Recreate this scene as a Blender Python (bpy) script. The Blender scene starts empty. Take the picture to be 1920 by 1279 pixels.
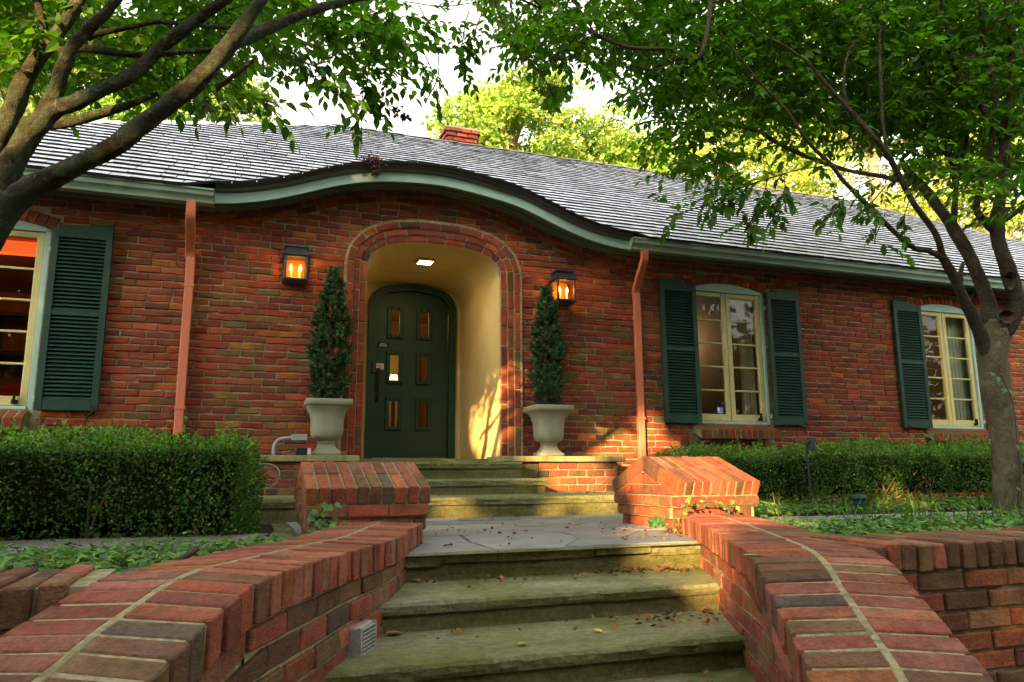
import bpy, math, random
import numpy as np
from mathutils import Vector, Matrix

# ------------------------------------------------------------------ camera, sky, sun, exposure
scene = bpy.context.scene
COL = scene.collection
RW, RH = 1920.0, 1279.0
FPX = 1390.0
YAW, PITCH, ROLL = math.radians(19.648), math.radians(10.081), math.radians(-0.273)
CAM = np.array([0.0, -7.55, 0.36])
_f = np.array([math.sin(YAW) * math.cos(PITCH), math.cos(YAW) * math.cos(PITCH), math.sin(PITCH)])
_r0 = np.array([math.cos(YAW), -math.sin(YAW), 0.0])
_u0 = np.cross(_r0, _f)
CR = math.cos(ROLL) * _r0 + math.sin(ROLL) * _u0
CU = -math.sin(ROLL) * _r0 + math.cos(ROLL) * _u0
CF = _f
cam_d = bpy.data.cameras.new('camera')
cam_d.sensor_width = 36.0
cam_d.lens = FPX / RW * 36.0
cam_d.clip_start = 0.05
cam_d.clip_end = 600.0
cam = bpy.data.objects.new('camera', cam_d)
COL.objects.link(cam)
cam.matrix_world = Matrix(((CR[0], CU[0], -CF[0], CAM[0]), (CR[1], CU[1], -CF[1], CAM[1]), (CR[2], CU[2], -CF[2], CAM[2]), (0, 0, 0, 1)))
scene.camera = cam

SUN_AZ, SUN_EL = math.radians(42.0), math.radians(13.0)      # direction the light travels: azimuth from +Y towards +X
SD = np.array([math.sin(SUN_AZ) * math.cos(SUN_EL), math.cos(SUN_AZ) * math.cos(SUN_EL), -math.sin(SUN_EL)])
world = bpy.data.worlds.new('World')
scene.world = world
world.use_nodes = True
nt = world.node_tree
bg = nt.nodes['Background']
sky = nt.nodes.new('ShaderNodeTexSky')
sky.sky_type = 'NISHITA'
sky.sun_disc = False
sky.sun_elevation = math.radians(24.0)
sky.sun_rotation = math.atan2(-SD[0], -SD[1])
sky.dust_density = 3.0
sky.air_density = 1.0
sky.ozone_density = 1.0
hs = nt.nodes.new('ShaderNodeHueSaturation')
hs.inputs['Saturation'].default_value = 0.14
nt.links.new(sky.outputs[0], hs.inputs['Color'])
wm = nt.nodes.new('ShaderNodeMix')          # evening haze: the whole sky a touch warmer
wm.data_type = 'RGBA'
wm.blend_type = 'MULTIPLY'
wm.inputs['Factor'].default_value = 1.0
wm.inputs[7].default_value = (1.05, 1.0, 0.86, 1)
nt.links.new(hs.outputs[0], wm.inputs[6])
nt.links.new(wm.outputs[2], bg.inputs[0])
bg.inputs[1].default_value = 0.15

sun_d = bpy.data.lights.new('sun', 'SUN')
sun_d.energy = 5.0
sun_d.angle = math.radians(0.6)
sun_d.color = (1.0, 0.60, 0.25)
sun = bpy.data.objects.new('sun', sun_d)
COL.objects.link(sun)
sun.rotation_euler = Vector(SD).to_track_quat('-Z', 'Y').to_euler()
sun.location = (-12, -16, 12)

vs = scene.view_settings
vs.view_transform = 'Standard'
vs.look = 'None'
vs.gamma = 1.0
vs.exposure = 2.55
vs.use_curve_mapping = False
scene.cycles.use_denoising = True
scene.cycles.max_bounces = 7
scene.cycles.diffuse_bounces = 3
scene.cycles.glossy_bounces = 3
scene.cycles.transmission_bounces = 4
scene.cycles.transparent_max_bounces = 12
scene.cycles.sample_clamp_indirect = 6.0
scene.cycles.use_light_tree = True

# ------------------------------------------------------------------ pixel to place (the photograph's own geometry)
def ray(x, y):
    return CR * (x - RW / 2) - CU * (y - RH / 2) + CF * FPX
def atY(x, y, Y):
    d = ray(x, y)
    return CAM + d * ((Y - CAM[1]) / d[1])
def atZ(x, y, Z):
    d = ray(x, y)
    return CAM + d * ((Z - CAM[2]) / d[2])
def atD(x, y, dep):
    return CAM + ray(x, y) * (dep / FPX)
def proj(p):
    q = np.asarray(p, float) - CAM
    z = q @ CF
    return RW / 2 + FPX * (q @ CR) / z, RH / 2 - FPX * (q @ CU) / z, z

# ------------------------------------------------------------------ materials
MATS = {}
def nodes_of(name):
    m = bpy.data.materials.new(name)
    m.use_nodes = True
    t = m.node_tree
    return m, t, t.nodes['Principled BSDF']
def noise(t, scale, detail=4.0, rough=0.6, vec=None, dist=0.0):
    n = t.nodes.new('ShaderNodeTexNoise')
    n.inputs['Scale'].default_value = scale
    n.inputs['Detail'].default_value = detail
    n.inputs['Roughness'].default_value = rough
    n.inputs['Distortion'].default_value = dist
    if vec is not None:
        t.links.new(vec, n.inputs['Vector'])
    return n.outputs[0]
def ramp(t, src, p0, c0, p1, c1):
    r = t.nodes.new('ShaderNodeValToRGB')
    e = r.color_ramp.elements
    e[0].position, e[0].color = p0, (c0[0], c0[1], c0[2], 1)
    e[1].position, e[1].color = p1, (c1[0], c1[1], c1[2], 1)
    t.links.new(src, r.inputs[0])
    return r.outputs[0]
def mix(t, mode, fac, a, b):
    n = t.nodes.new('ShaderNodeMix')
    n.data_type = 'RGBA'
    n.blend_type = mode
    for sock, v in ((n.inputs['Factor'], fac), (n.inputs[6], a), (n.inputs[7], b)):
        if isinstance(v, (int, float)):
            sock.default_value = v
        elif isinstance(v, tuple):
            sock.default_value = (v[0], v[1], v[2], 1)
        else:
            t.links.new(v, sock)
    return n.outputs[2]
def pos(t):
    return t.nodes.new('ShaderNodeNewGeometry').outputs['Position']
def attr(t, name='tint'):
    a = t.nodes.new('ShaderNodeAttribute')
    a.attribute_name = name
    return a.outputs['Color']
def bump(t, bsdf, h, strength, dist=0.01):
    b = t.nodes.new('ShaderNodeBump')
    b.inputs['Strength'].default_value = strength
    b.inputs['Distance'].default_value = dist
    t.links.new(h, b.inputs['Height'])
    t.links.new(b.outputs[0], bsdf.inputs['Normal'])

def make_mat(name, color=None, rough=0.8, spec=0.3, mott=None, bumps=None, spots=None, grime=None, metallic=0.0, stretch=None, rvar=None):
    """color None -> 'tint' attribute. mott=(scale, lo, hi); spots=(scale, threshold, width, colour, amount); grime likewise, softer"""
    m, t, b = nodes_of(name)
    v = pos(t)
    if stretch:
        mp = t.nodes.new('ShaderNodeMapping')
        mp.inputs['Scale'].default_value = stretch
        t.links.new(v, mp.inputs['Vector'])
        v = mp.outputs[0]
    if color is None:
        c = attr(t)
    else:
        rgb = t.nodes.new('ShaderNodeRGB')
        rgb.outputs[0].default_value = (color[0], color[1], color[2], 1)
        c = rgb.outputs[0]
    if mott:
        n = noise(t, mott[0], 6.0, 0.65, v)
        c = mix(t, 'MULTIPLY', 1.0, c, ramp(t, n, 0.3, (mott[1],) * 3, 0.7, (mott[2],) * 3))
    for sp in (spots or []), (grime or []):
        for (sc, th, wd, colr, amt) in sp:
            n = noise(t, sc, 5.0, 0.7, v, 0.4)
            f = ramp(t, n, th, (0, 0, 0), th + wd, (amt,) * 3)
            c = mix(t, 'MIX', f, c, colr)
    t.links.new(c, b.inputs['Base Color'])
    b.inputs['Roughness'].default_value = rough
    b.inputs['Specular IOR Level'].default_value = spec
    b.inputs['Metallic'].default_value = metallic
    if rvar:
        n = noise(t, rvar[0], 3.0, 0.6, v)
        r = ramp(t, n, 0.35, (rvar[1],) * 3, 0.65, (rvar[2],) * 3)
        t.links.new(r, b.inputs['Roughness'])
    if bumps:
        h = noise(t, bumps[0], 6.0, 0.7, v)
        bump(t, b, h, bumps[1], bumps[2])
    MATS[name] = m
    return m

def make_leaf(name, rough=0.45, trans=0.45, tcol=(1.25, 1.35, 0.55), spec=0.35):
    m, t, b = nodes_of(name)
    c = attr(t)
    t.links.new(c, b.inputs['Base Color'])
    b.inputs['Roughness'].default_value = rough
    b.inputs['Specular IOR Level'].default_value = spec
    tr = t.nodes.new('ShaderNodeBsdfTranslucent')
    t.links.new(mix(t, 'MULTIPLY', 1.0, c, tcol), tr.inputs[0])
    ms = t.nodes.new('ShaderNodeMixShader')
    ms.inputs[0].default_value = trans
    t.links.new(b.outputs[0], ms.inputs[1])
    t.links.new(tr.outputs[0], ms.inputs[2])
    t.links.new(ms.outputs[0], t.nodes['Material Output'].inputs['Surface'])
    MATS[name] = m
    return m

def make_glass(name, tint=(0.9, 0.93, 0.92), base=0.03):
    m, t, b = nodes_of(name)
    t.nodes.remove(b)
    g = t.nodes.new('ShaderNodeBsdfGlossy')
    g.inputs['Roughness'].default_value = 0.02
    tr = t.nodes.new('ShaderNodeBsdfTransparent')
    tr.inputs[0].default_value = (tint[0], tint[1], tint[2], 1)
    lw = t.nodes.new('ShaderNodeLayerWeight')
    lw.inputs['Blend'].default_value = 0.5
    fr = t.nodes.new('ShaderNodeMath')
    fr.operation = 'POWER'
    fr.inputs[1].default_value = 5.0
    t.links.new(lw.outputs['Facing'], fr.inputs[0])
    h = noise(t, 2.5, 2.0, 0.5, pos(t))
    bp = t.nodes.new('ShaderNodeBump')
    bp.inputs['Strength'].default_value = 0.08
    bp.inputs['Distance'].default_value = 0.02
    t.links.new(h, bp.inputs['Height'])
    t.links.new(bp.outputs[0], g.inputs['Normal'])
    ad = t.nodes.new('ShaderNodeMath')
    ad.operation = 'ADD'
    ad.inputs[1].default_value = base
    t.links.new(fr.outputs[0], ad.inputs[0])
    ms = t.nodes.new('ShaderNodeMixShader')
    t.links.new(ad.outputs[0], ms.inputs[0])
    t.links.new(tr.outputs[0], ms.inputs[1])
    t.links.new(g.outputs[0], ms.inputs[2])
    t.links.new(ms.outputs[0], t.nodes['Material Output'].inputs['Surface'])
    MATS[name] = m

def make_emit(name, col, strength):
    m, t, b = nodes_of(name)
    b.inputs['Base Color'].default_value = (col[0], col[1], col[2], 1)
    b.inputs['Emission Color'].default_value = (col[0], col[1], col[2], 1)
    b.inputs['Emission Strength'].default_value = strength
    MATS[name] = m

MOSS = (0.075, 0.085, 0.02)
make_mat('house_brick', None, 0.9, 0.2, (9, 0.62, 1.3), (55, 0.55, 0.012), [(16, 0.66, 0.08, (0.34, 0.28, 0.21), 0.45), (30, 0.64, 0.06, (0.04, 0.024, 0.018), 0.6)], [(0.8, 0.50, 0.22, (0.13, 0.058, 0.025), 0.35), (2.1, 0.60, 0.16, (0.085, 0.040, 0.022), 0.30)])
make_mat('mortar', (0.29, 0.26, 0.165), 0.95, 0.1, (14, 0.55, 1.25), (90, 0.5, 0.008), None, [(1.4, 0.5, 0.25, (0.09, 0.085, 0.035), 0.6)])
def make_garden_brick():
    m, t, b = nodes_of('garden_brick')
    v = pos(t)
    c = attr(t)
    c = mix(t, 'MULTIPLY', 1.0, c, ramp(t, noise(t, 9, 6, .7, v), .3, (.55, .52, .50), .7, (1.30, 1.28, 1.25)))
    c = mix(t, 'MULTIPLY', 1.0, c, ramp(t, noise(t, 70, 4, .7, v), .35, (.72, .70, .68), .62, (1.16, 1.15, 1.12)))
    # dark pits, lime bloom, moss and soot with soft borders
    c = mix(t, 'MIX', ramp(t, noise(t, 120, 3, .6, v), .64, (0, 0, 0), .70, (.75,) * 3), c, (.018, .014, .011))
    c = mix(t, 'MIX', ramp(t, noise(t, 26, 5, .75, v, .6), .62, (0, 0, 0), .70, (.42,) * 3), c, (.30, .24, .17))
    c = mix(t, 'MIX', ramp(t, noise(t, 7, 6, .75, v, .8), .58, (0, 0, 0), .70, (.50,) * 3), c, (.060, .048, .030))
    c = mix(t, 'MIX', ramp(t, noise(t, 3.1, 5, .7, v, .5), .60, (0, 0, 0), .72, (.40,) * 3), c, (.060, .064, .024))
    t.links.new(c, b.inputs['Base Color'])
    t.links.new(ramp(t, noise(t, 14, 4, .6, v), .35, (.48,) * 3, .65, (.85,) * 3), b.inputs['Roughness'])
    b.inputs['Specular IOR Level'].default_value = .3
    mp = t.nodes.new('ShaderNodeMapping')
    mp.inputs['Scale'].default_value = (1, 1, 1.6)
    t.links.new(v, mp.inputs['Vector'])
    h1 = noise(t, 30, 8, .75, mp.outputs[0], 1.2)
    h2 = noise(t, 130, 4, .7, v)
    bump(t, b, mix(t, 'MIX', .35, h1, h2), 1.0, .02)
    MATS['garden_brick'] = m
make_garden_brick()
make_mat('garden_mortar', (0.27, 0.245, 0.15), 0.95, 0.1, (40, 0.5, 1.3), (130, 0.6, 0.008), None, [(9, 0.52, 0.15, (0.07, 0.085, 0.03), 0.65)])
def make_stone(name, base, pale, moss, dirt):
    m, t, b = nodes_of(name)
    v = pos(t)
    mp = t.nodes.new('ShaderNodeMapping')
    mp.inputs['Scale'].default_value = (.55, 1.7, 1.7)
    t.links.new(v, mp.inputs['Vector'])
    w = mp.outputs[0]
    c = mix(t, 'MIX', ramp(t, noise(t, 2.6, 7, .7, w, .4), .38, (0, 0, 0), .66, (1, 1, 1)), base, pale)
    c = mix(t, 'MIX', ramp(t, noise(t, 2.0, 6, .75, v, .6), .46, (0, 0, 0), .66, (.85,) * 3), c, moss)
    c = mix(t, 'MULTIPLY', 1.0, c, ramp(t, noise(t, 40, 5, .75, v), .32, (.62,) * 3, .66, (1.25,) * 3))
    c = mix(t, 'MIX', ramp(t, noise(t, 85, 4, .6, v), .62, (0, 0, 0), .70, (.7,) * 3), c, dirt)
    c = mix(t, 'MIX', ramp(t, noise(t, 6, 7, .8, v, 1.0), .60, (0, 0, 0), .70, (.6,) * 3), c, dirt)
    t.links.new(c, b.inputs['Base Color'])
    b.inputs['Roughness'].default_value = .78
    b.inputs['Specular IOR Level'].default_value = .25
    bump(t, b, mix(t, 'MIX', .4, noise(t, 18, 8, .75, w, .8), noise(t, 90, 4, .7, v)), .9, .02)
    MATS[name] = m
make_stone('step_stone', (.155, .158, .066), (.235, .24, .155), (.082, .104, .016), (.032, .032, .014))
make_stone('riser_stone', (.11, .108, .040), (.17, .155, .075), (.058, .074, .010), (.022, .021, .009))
make_mat('flagstone', None, 0.55, 0.5, (6, 0.7, 1.25), (22, 0.5, 0.01), [(40, 0.66, 0.05, (0.06, 0.06, 0.05), 0.5)], [(2.5, 0.55, 0.15, (0.17, 0.15, 0.12), 0.5)])
make_mat('shingle', None, 0.42, 0.55, (7, 0.86, 1.1), (30, 0.15, 0.004), None, [(2.2, 0.62, 0.15, (0.20, 0.17, 0.17), 0.3)], stretch=(1, 0.35, 0.35))
make_mat('shingle_shade', (0.012, 0.011, 0.010), 0.95, 0.1, (20, 0.6, 1.4))  # dark butt wood; the shadow between courses is put into its colour
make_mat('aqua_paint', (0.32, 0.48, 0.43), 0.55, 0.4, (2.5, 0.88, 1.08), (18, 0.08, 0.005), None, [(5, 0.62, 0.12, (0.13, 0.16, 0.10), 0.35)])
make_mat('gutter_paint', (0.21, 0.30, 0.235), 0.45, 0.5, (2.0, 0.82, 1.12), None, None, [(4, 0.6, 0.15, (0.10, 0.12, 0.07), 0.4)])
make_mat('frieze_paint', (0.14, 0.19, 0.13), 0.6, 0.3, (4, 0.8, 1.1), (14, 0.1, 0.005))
make_mat('drip_metal', (0.075, 0.085, 0.08), 0.5, 0.5, (5, 0.8, 1.2))
make_mat('downspout_paint', (0.52, 0.155, 0.085), 0.5, 0.4, (3, 0.86, 1.1), (6, 0.06, 0.005), None, [(7, 0.62, 0.1, (0.33, 0.09, 0.05), 0.5)])
make_mat('shutter_paint', (0.012, 0.046, 0.031), 0.55, 0.3, (6, 0.8, 1.2), (60, 0.12, 0.003), None, [(14, 0.64, 0.08, (0.03, 0.07, 0.05), 0.5)])
make_mat('cream_paint', (0.50, 0.44, 0.19), 0.5, 0.4, (7, 0.85, 1.1), (40, 0.08, 0.003), None, [(18, 0.66, 0.06, (0.27, 0.22, 0.1), 0.5)])
make_mat('alcove_plaster', (0.50, 0.395, 0.175), 0.85, 0.2, (1.6, 0.82, 1.1), (16, 0.18, 0.01), None, [(3, 0.6, 0.2, (0.29, 0.225, 0.085), 0.4)])
make_mat('door_paint', (0.008, 0.034, 0.019), 0.5, 0.25, (3, 0.85, 1.15), (24, 0.1, 0.004))
make_mat('black_iron', (0.010, 0.010, 0.011), 0.7, 0.2, (20, 0.8, 1.3))
make_mat('lantern_metal', (0.03, 0.036, 0.045), 0.4, 0.6, (14, 0.7, 1.3), metallic=0.3)
make_mat('urn_resin', (0.225, 0.23, 0.165), 0.65, 0.35, (4, 0.85, 1.1), (30, 0.08, 0.004), None, [(6, 0.6, 0.12, (0.22, 0.22, 0.14), 0.4)], stretch=(1, 1, 0.3))
make_mat('soil', (0.035, 0.026, 0.017), 0.95, 0.1, (30, 0.5, 1.6), (45, 1.0, 0.02))
make_mat('ground_earth', (0.05, 0.045, 0.025), 0.95, 0.1, (6, 0.5, 1.5), (20, 0.8, 0.03), None, [(0.7, 0.5, 0.2, (0.04, 0.065, 0.015), 0.8)])
make_mat('ledge_stone', (0.235, 0.225, 0.115), 0.8, 0.25, (3, 0.7, 1.25), (40, 0.2, 0.006), None, [(4, 0.5, 0.15, (0.10, 0.115, 0.03), 0.7)], stretch=(3, 1, 0.3))
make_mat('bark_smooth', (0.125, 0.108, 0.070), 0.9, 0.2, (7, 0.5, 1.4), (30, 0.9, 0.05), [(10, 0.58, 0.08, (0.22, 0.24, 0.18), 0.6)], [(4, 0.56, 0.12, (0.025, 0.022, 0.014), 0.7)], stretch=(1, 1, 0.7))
make_mat('bark_lichen', (0.052, 0.045, 0.030), 0.95, 0.1, (12, 0.45, 1.6), (34, 1.0, 0.07), [(5, 0.47, 0.05, (0.060, 0.082, 0.050), 0.85), (24, 0.56, 0.06, (0.14, 0.165, 0.11), 0.7)], [(3.0, 0.56, 0.08, (0.04, 0.05, 0.010), 0.75)])
make_mat('bark_limb_silhouette', (0.055, 0.044, 0.029), 0.9, 0.15, (9, 0.5, 1.5), (30, 0.9, 0.05), [(10, 0.60, 0.08, (0.12, 0.125, 0.09), 0.55)], [(4, 0.56, 0.12, (0.018, 0.015, 0.010), 0.7)])  # darker than the trunk bark, the backlit silhouette is put into the colour
make_mat('bark_far', (0.20, 0.15, 0.10), 0.9, 0.1, (5, 0.6, 1.3))
make_mat('twig_bark', (0.055, 0.038, 0.026), 0.9, 0.2)
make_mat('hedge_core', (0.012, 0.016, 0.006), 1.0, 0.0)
make_mat('hedge_wood', (0.11, 0.085, 0.055), 0.9, 0.1)
make_mat('dead_leaf', None, 0.8, 0.2)
make_mat('conduit_grey', (0.25, 0.27, 0.27), 0.5, 0.4)
make_mat('black_plastic', (0.012, 0.012, 0.013), 0.4, 0.5)
make_mat('white_label', (0.5, 0.5, 0.55), 0.6, 0.3)
make_mat('cable_grey', (0.17, 0.165, 0.14), 0.6, 0.3)
make_mat('vent_metal', (0.34, 0.36, 0.36), 0.4, 0.6, (40, 0.6, 1.3), metallic=0.3)
make_mat('path_light_paint', (0.012, 0.015, 0.021), 0.55, 0.25)
make_mat('bollard_paint', (0.010, 0.038, 0.042), 0.55, 0.25)
make_mat('room_orange', (0.55, 0.20, 0.05), 0.8, 0.2, (1.5, 0.75, 1.15))
make_mat('room_dark', (0.06, 0.045, 0.032), 0.85, 0.2, (2, 0.7, 1.2))
make_mat('room_tan', (0.40, 0.22, 0.09), 0.85, 0.2, (2, 0.8, 1.1))
make_mat('red_fabric', (0.42, 0.04, 0.02), 0.85, 0.2, (9, 0.75, 1.2))
make_mat('dark_wood', (0.07, 0.035, 0.016), 0.5, 0.4, (8, 0.6, 1.3), stretch=(1, 1, 0.15))
make_mat('curtain_cream', (0.55, 0.43, 0.26), 0.9, 0.1, (3, 0.85, 1.1))
make_mat('curtain_sheer', (0.36, 0.37, 0.28), 0.9, 0.1, (3, 0.85, 1.1))
make_mat('curtain_trim', (0.26, 0.10, 0.05), 0.9, 0.1)
make_mat('sticker_blue', (0.02, 0.10, 0.42), 0.5, 0.4)
make_mat('sticker_white', (0.7, 0.72, 0.75), 0.5, 0.4)
make_mat('brass', (0.20, 0.085, 0.025), 0.6, 0.3, metallic=0.2)
make_mat('candle_sleeve', (0.75, 0.66, 0.45), 0.6, 0.3)
make_leaf('leaf_canopy', 0.5, 0.56, (1.9, 2.0, 0.3))
make_leaf('leaf_far', 0.6, 0.4, (1.3, 1.3, 0.5))
make_leaf('leaf_box', 0.45, 0.35, (1.5, 1.6, 0.4), 0.35)
make_leaf('leaf_ivy', 0.42, 0.25, (1.4, 1.5, 0.4), 0.35)
make_leaf('leaf_conifer', 0.9, 0.2, (1.2, 1.3, 0.6), 0.08)
make_glass('window_glass')
make_glass('lantern_glass', (1.0, 0.86, 0.6), 0.03)
make_emit('candle_flame', (1.0, 0.50, 0.13), 9.0)
make_emit('recessed_lens', (1.0, 0.74, 0.42), 3.0)
make_emit('lamp_shade_lit', (0.9, 0.12, 0.02), 0.22)
make_emit('hall_lamp', (1.0, 0.62, 0.26), 1.6)

# ------------------------------------------------------------------ mesh helpers
WLOC = {}
def empty(name, loc, label=None, cat=None, group=None, parent=None):
    o = bpy.data.objects.new(name, None)
    o.empty_display_size = 0.1
    COL.objects.link(o)
    loc = np.asarray(loc, float)
    o.location = loc - (WLOC[parent.name] if parent else 0)
    if parent:
        o.parent = parent
    WLOC[o.name] = loc
    tag(o, label, cat, group)
    return o
def tag(o, label=None, cat=None, group=None, kind=None):
    if label: o['label'] = label
    if cat: o['category'] = cat
    if group: o['group'] = group
    if kind: o['kind'] = kind
    return o
def link(name, me, parent, c):
    o = bpy.data.objects.new(name, me)
    COL.objects.link(o)
    c = np.asarray(c, float)
    o.location = c - (WLOC[parent.name] if parent else 0)
    if parent:
        o.parent = parent
    WLOC[o.name] = c
    return o

class MB:
    def __init__(s):
        s.v, s.f, s.c, s.m = [], [], [], []
    def add(s, v, f, col=(0.5, 0.5, 0.5), mi=0):
        n = len(s.v)
        s.v.extend(map(tuple, v))
        s.f.extend([tuple(i + n for i in q) for q in f])
        s.c.extend([col] * len(v))
        if isinstance(mi, int):
            s.m.extend([mi] * len(f))
        else:
            s.m.extend(mi)
        return s
    def box(s, x0, x1, y0, y1, z0, z1, col=(0.5, 0.5, 0.5), mi=0, ch=0.0):
        if ch <= 0:
            v = [(x, y, z) for z in (z0, z1) for y in (y0, y1) for x in (x0, x1)]
            return s.add(v, [(0, 2, 3, 1), (4, 5, 7, 6), (0, 1, 5, 4), (2, 6, 7, 3), (0, 4, 6, 2), (1, 3, 7, 5)], col, mi)
        v, f = cham(lambda a, b, c: (a, b, c), x0, x1, y0, y1, z0, z1, ch)
        return s.add(v, f, col, mi)
    def build(s, name, mats, parent=None, smooth=False, kind=None, center=True):
        v = np.array(s.v, float)
        c = v.mean(0) if center else np.zeros(3)
        if center:
            c = (v.min(0) + v.max(0)) / 2
        me = bpy.data.meshes.new(name)
        me.from_pydata((v - c).tolist(), [], s.f)
        if not isinstance(mats, (list, tuple)):
            mats = [mats]
        for m in mats:
            me.materials.append(MATS[m])
        if len(mats) > 1:
            me.polygons.foreach_set('material_index', s.m)
        a = me.attributes.new('tint', 'FLOAT_COLOR', 'POINT')
        cc = np.ones((len(v), 4), np.float32)
        cc[:, :3] = np.array(s.c, np.float32)
        a.data.foreach_set('color', cc.ravel())
        if smooth:
            me.polygons.foreach_set('use_smooth', [True] * len(me.polygons))
        me.update()
        o = link(name, me, parent, c)
        if kind: o['kind'] = kind
        return o

_CF = None
def cham(m, a0, a1, b0, b1, c0, c1, ch, jit=0.0, rng=None):
    """chamfered box of 24 vertices pushed through the map m(a, b, c)"""
    ch = min(ch, abs(a1 - a0) * .3, abs(b1 - b0) * .3, abs(c1 - c0) * .3)
    v = []
    for i in (0, 1):
        for j in (0, 1):
            for k in (0, 1):
                ja = jb = jc = 0.0
                if jit and rng:
                    ja, jb, jc = rng.uniform(-jit, jit), rng.uniform(-jit, jit), rng.uniform(-jit, jit) * .5
                A, B, C = (a0, a1)[i] + ja, (b0, b1)[j] + jb, (c0, c1)[k] + jc
                sa, sb, sc = (ch, -ch)[i], (ch, -ch)[j], (ch, -ch)[k]
                v += [m(A, B + sb, C + sc), m(A + sa, B, C + sc), m(A + sa, B + sb, C)]
    global _CF
    if _CF is None:
        idx = lambda i, j, k, q: ((i * 2 + j) * 2 + k) * 3 + q
        f = []
        for i in (0, 1):
            q = [idx(i, 0, 0, 0), idx(i, 0, 1, 0), idx(i, 1, 1, 0), idx(i, 1, 0, 0)]
            f.append(tuple(q if i == 0 else q[::-1]))
            q = [idx(0, i, 0, 1), idx(1, i, 0, 1), idx(1, i, 1, 1), idx(0, i, 1, 1)]
            f.append(tuple(q if i == 0 else q[::-1]))
            q = [idx(0, 0, i, 2), idx(0, 1, i, 2), idx(1, 1, i, 2), idx(1, 0, i, 2)]
            f.append(tuple(q if i == 0 else q[::-1]))
        for i in (0, 1):
            for j in (0, 1):
                f.append((idx(i, j, 0, 0), idx(i, j, 1, 0), idx(i, j, 1, 1), idx(i, j, 0, 1)))
                f.append((idx(i, 0, j, 0), idx(i, 1, j, 0), idx(i, 1, j, 2), idx(i, 0, j, 2)))
                f.append((idx(0, i, j, 1), idx(1, i, j, 1), idx(1, i, j, 2), idx(0, i, j, 2)))
                for k in (0, 1):
                    f.append((idx(i, j, k, 0), idx(i, j, k, 1), idx(i, j, k, 2)))
        _CF = f
    return v, _CF

def one(name, mats, parent, v, f, col=(.5, .5, .5), smooth=False, kind=None):
    return MB().add(v, f, col).build(name, mats, parent, smooth, kind)
def box_part(name, mat, parent, x0, x1, y0, y1, z0, z1, ch=0.004, col=(.5, .5, .5)):
    return MB().box(x0, x1, y0, y1, z0, z1, col, 0, ch).build(name, mat, parent)

def catmull(P, n):
    P = [np.asarray(p, float) for p in P]
    P = [2 * P[0] - P[1]] + P + [2 * P[-1] - P[-2]]
    out = []
    for i in range(1, len(P) - 2):
        p0, p1, p2, p3 = P[i - 1:i + 3]
        for k in range(n):
            t = k / n
            out.append(0.5 * ((2 * p1) + (-p0 + p2) * t + (2 * p0 - 5 * p1 + 4 * p2 - p3) * t * t + (-p0 + 3 * p1 - 3 * p2 + p3) * t ** 3))
    out.append(P[-2])
    return np.array(out)
def tube(mb, pts, radii, sides=8, rough=0.0, rng=None, col=(.5, .5, .5), cap=True):
    pts = np.asarray(pts, float)
    n = len(pts)
    T = np.gradient(pts, axis=0)
    T /= np.linalg.norm(T, axis=1)[:, None] + 1e-9
    up = np.array([0.0, 0, 1]) if abs(T[0][2]) < .9 else np.array([1.0, 0, 0])
    v = []
    ph = [rng.uniform(0, 6.28) for _ in range(4)] if rng else [0] * 4
    for i in range(n):
        a = np.cross(T[i], up)
        a /= np.linalg.norm(a) + 1e-9
        b = np.cross(a, T[i])
        up = b
        r = radii[i] if hasattr(radii, '__len__') else radii
        for k in range(sides):
            th = 2 * math.pi * k / sides
            rr = r
            if rough:
                rr = r * (1 + rough * (math.sin(3 * th + ph[0] + i * .7) * .5 + math.sin(2 * th + ph[1] - i * .45) * .6 + (rng.uniform(-1, 1) if rng else 0) * .5))
            v.append(pts[i] + (a * math.cos(th) + b * math.sin(th)) * rr)
    f = []
    for i in range(n - 1):
        for k in range(sides):
            k2 = (k + 1) % sides
            f.append((i * sides + k, i * sides + k2, (i + 1) * sides + k2, (i + 1) * sides + k))
    if cap:
        f.append(tuple(range(sides))[::-1])
        f.append(tuple((n - 1) * sides + k for k in range(sides)))
    mb.add(v, f, col)

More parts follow.
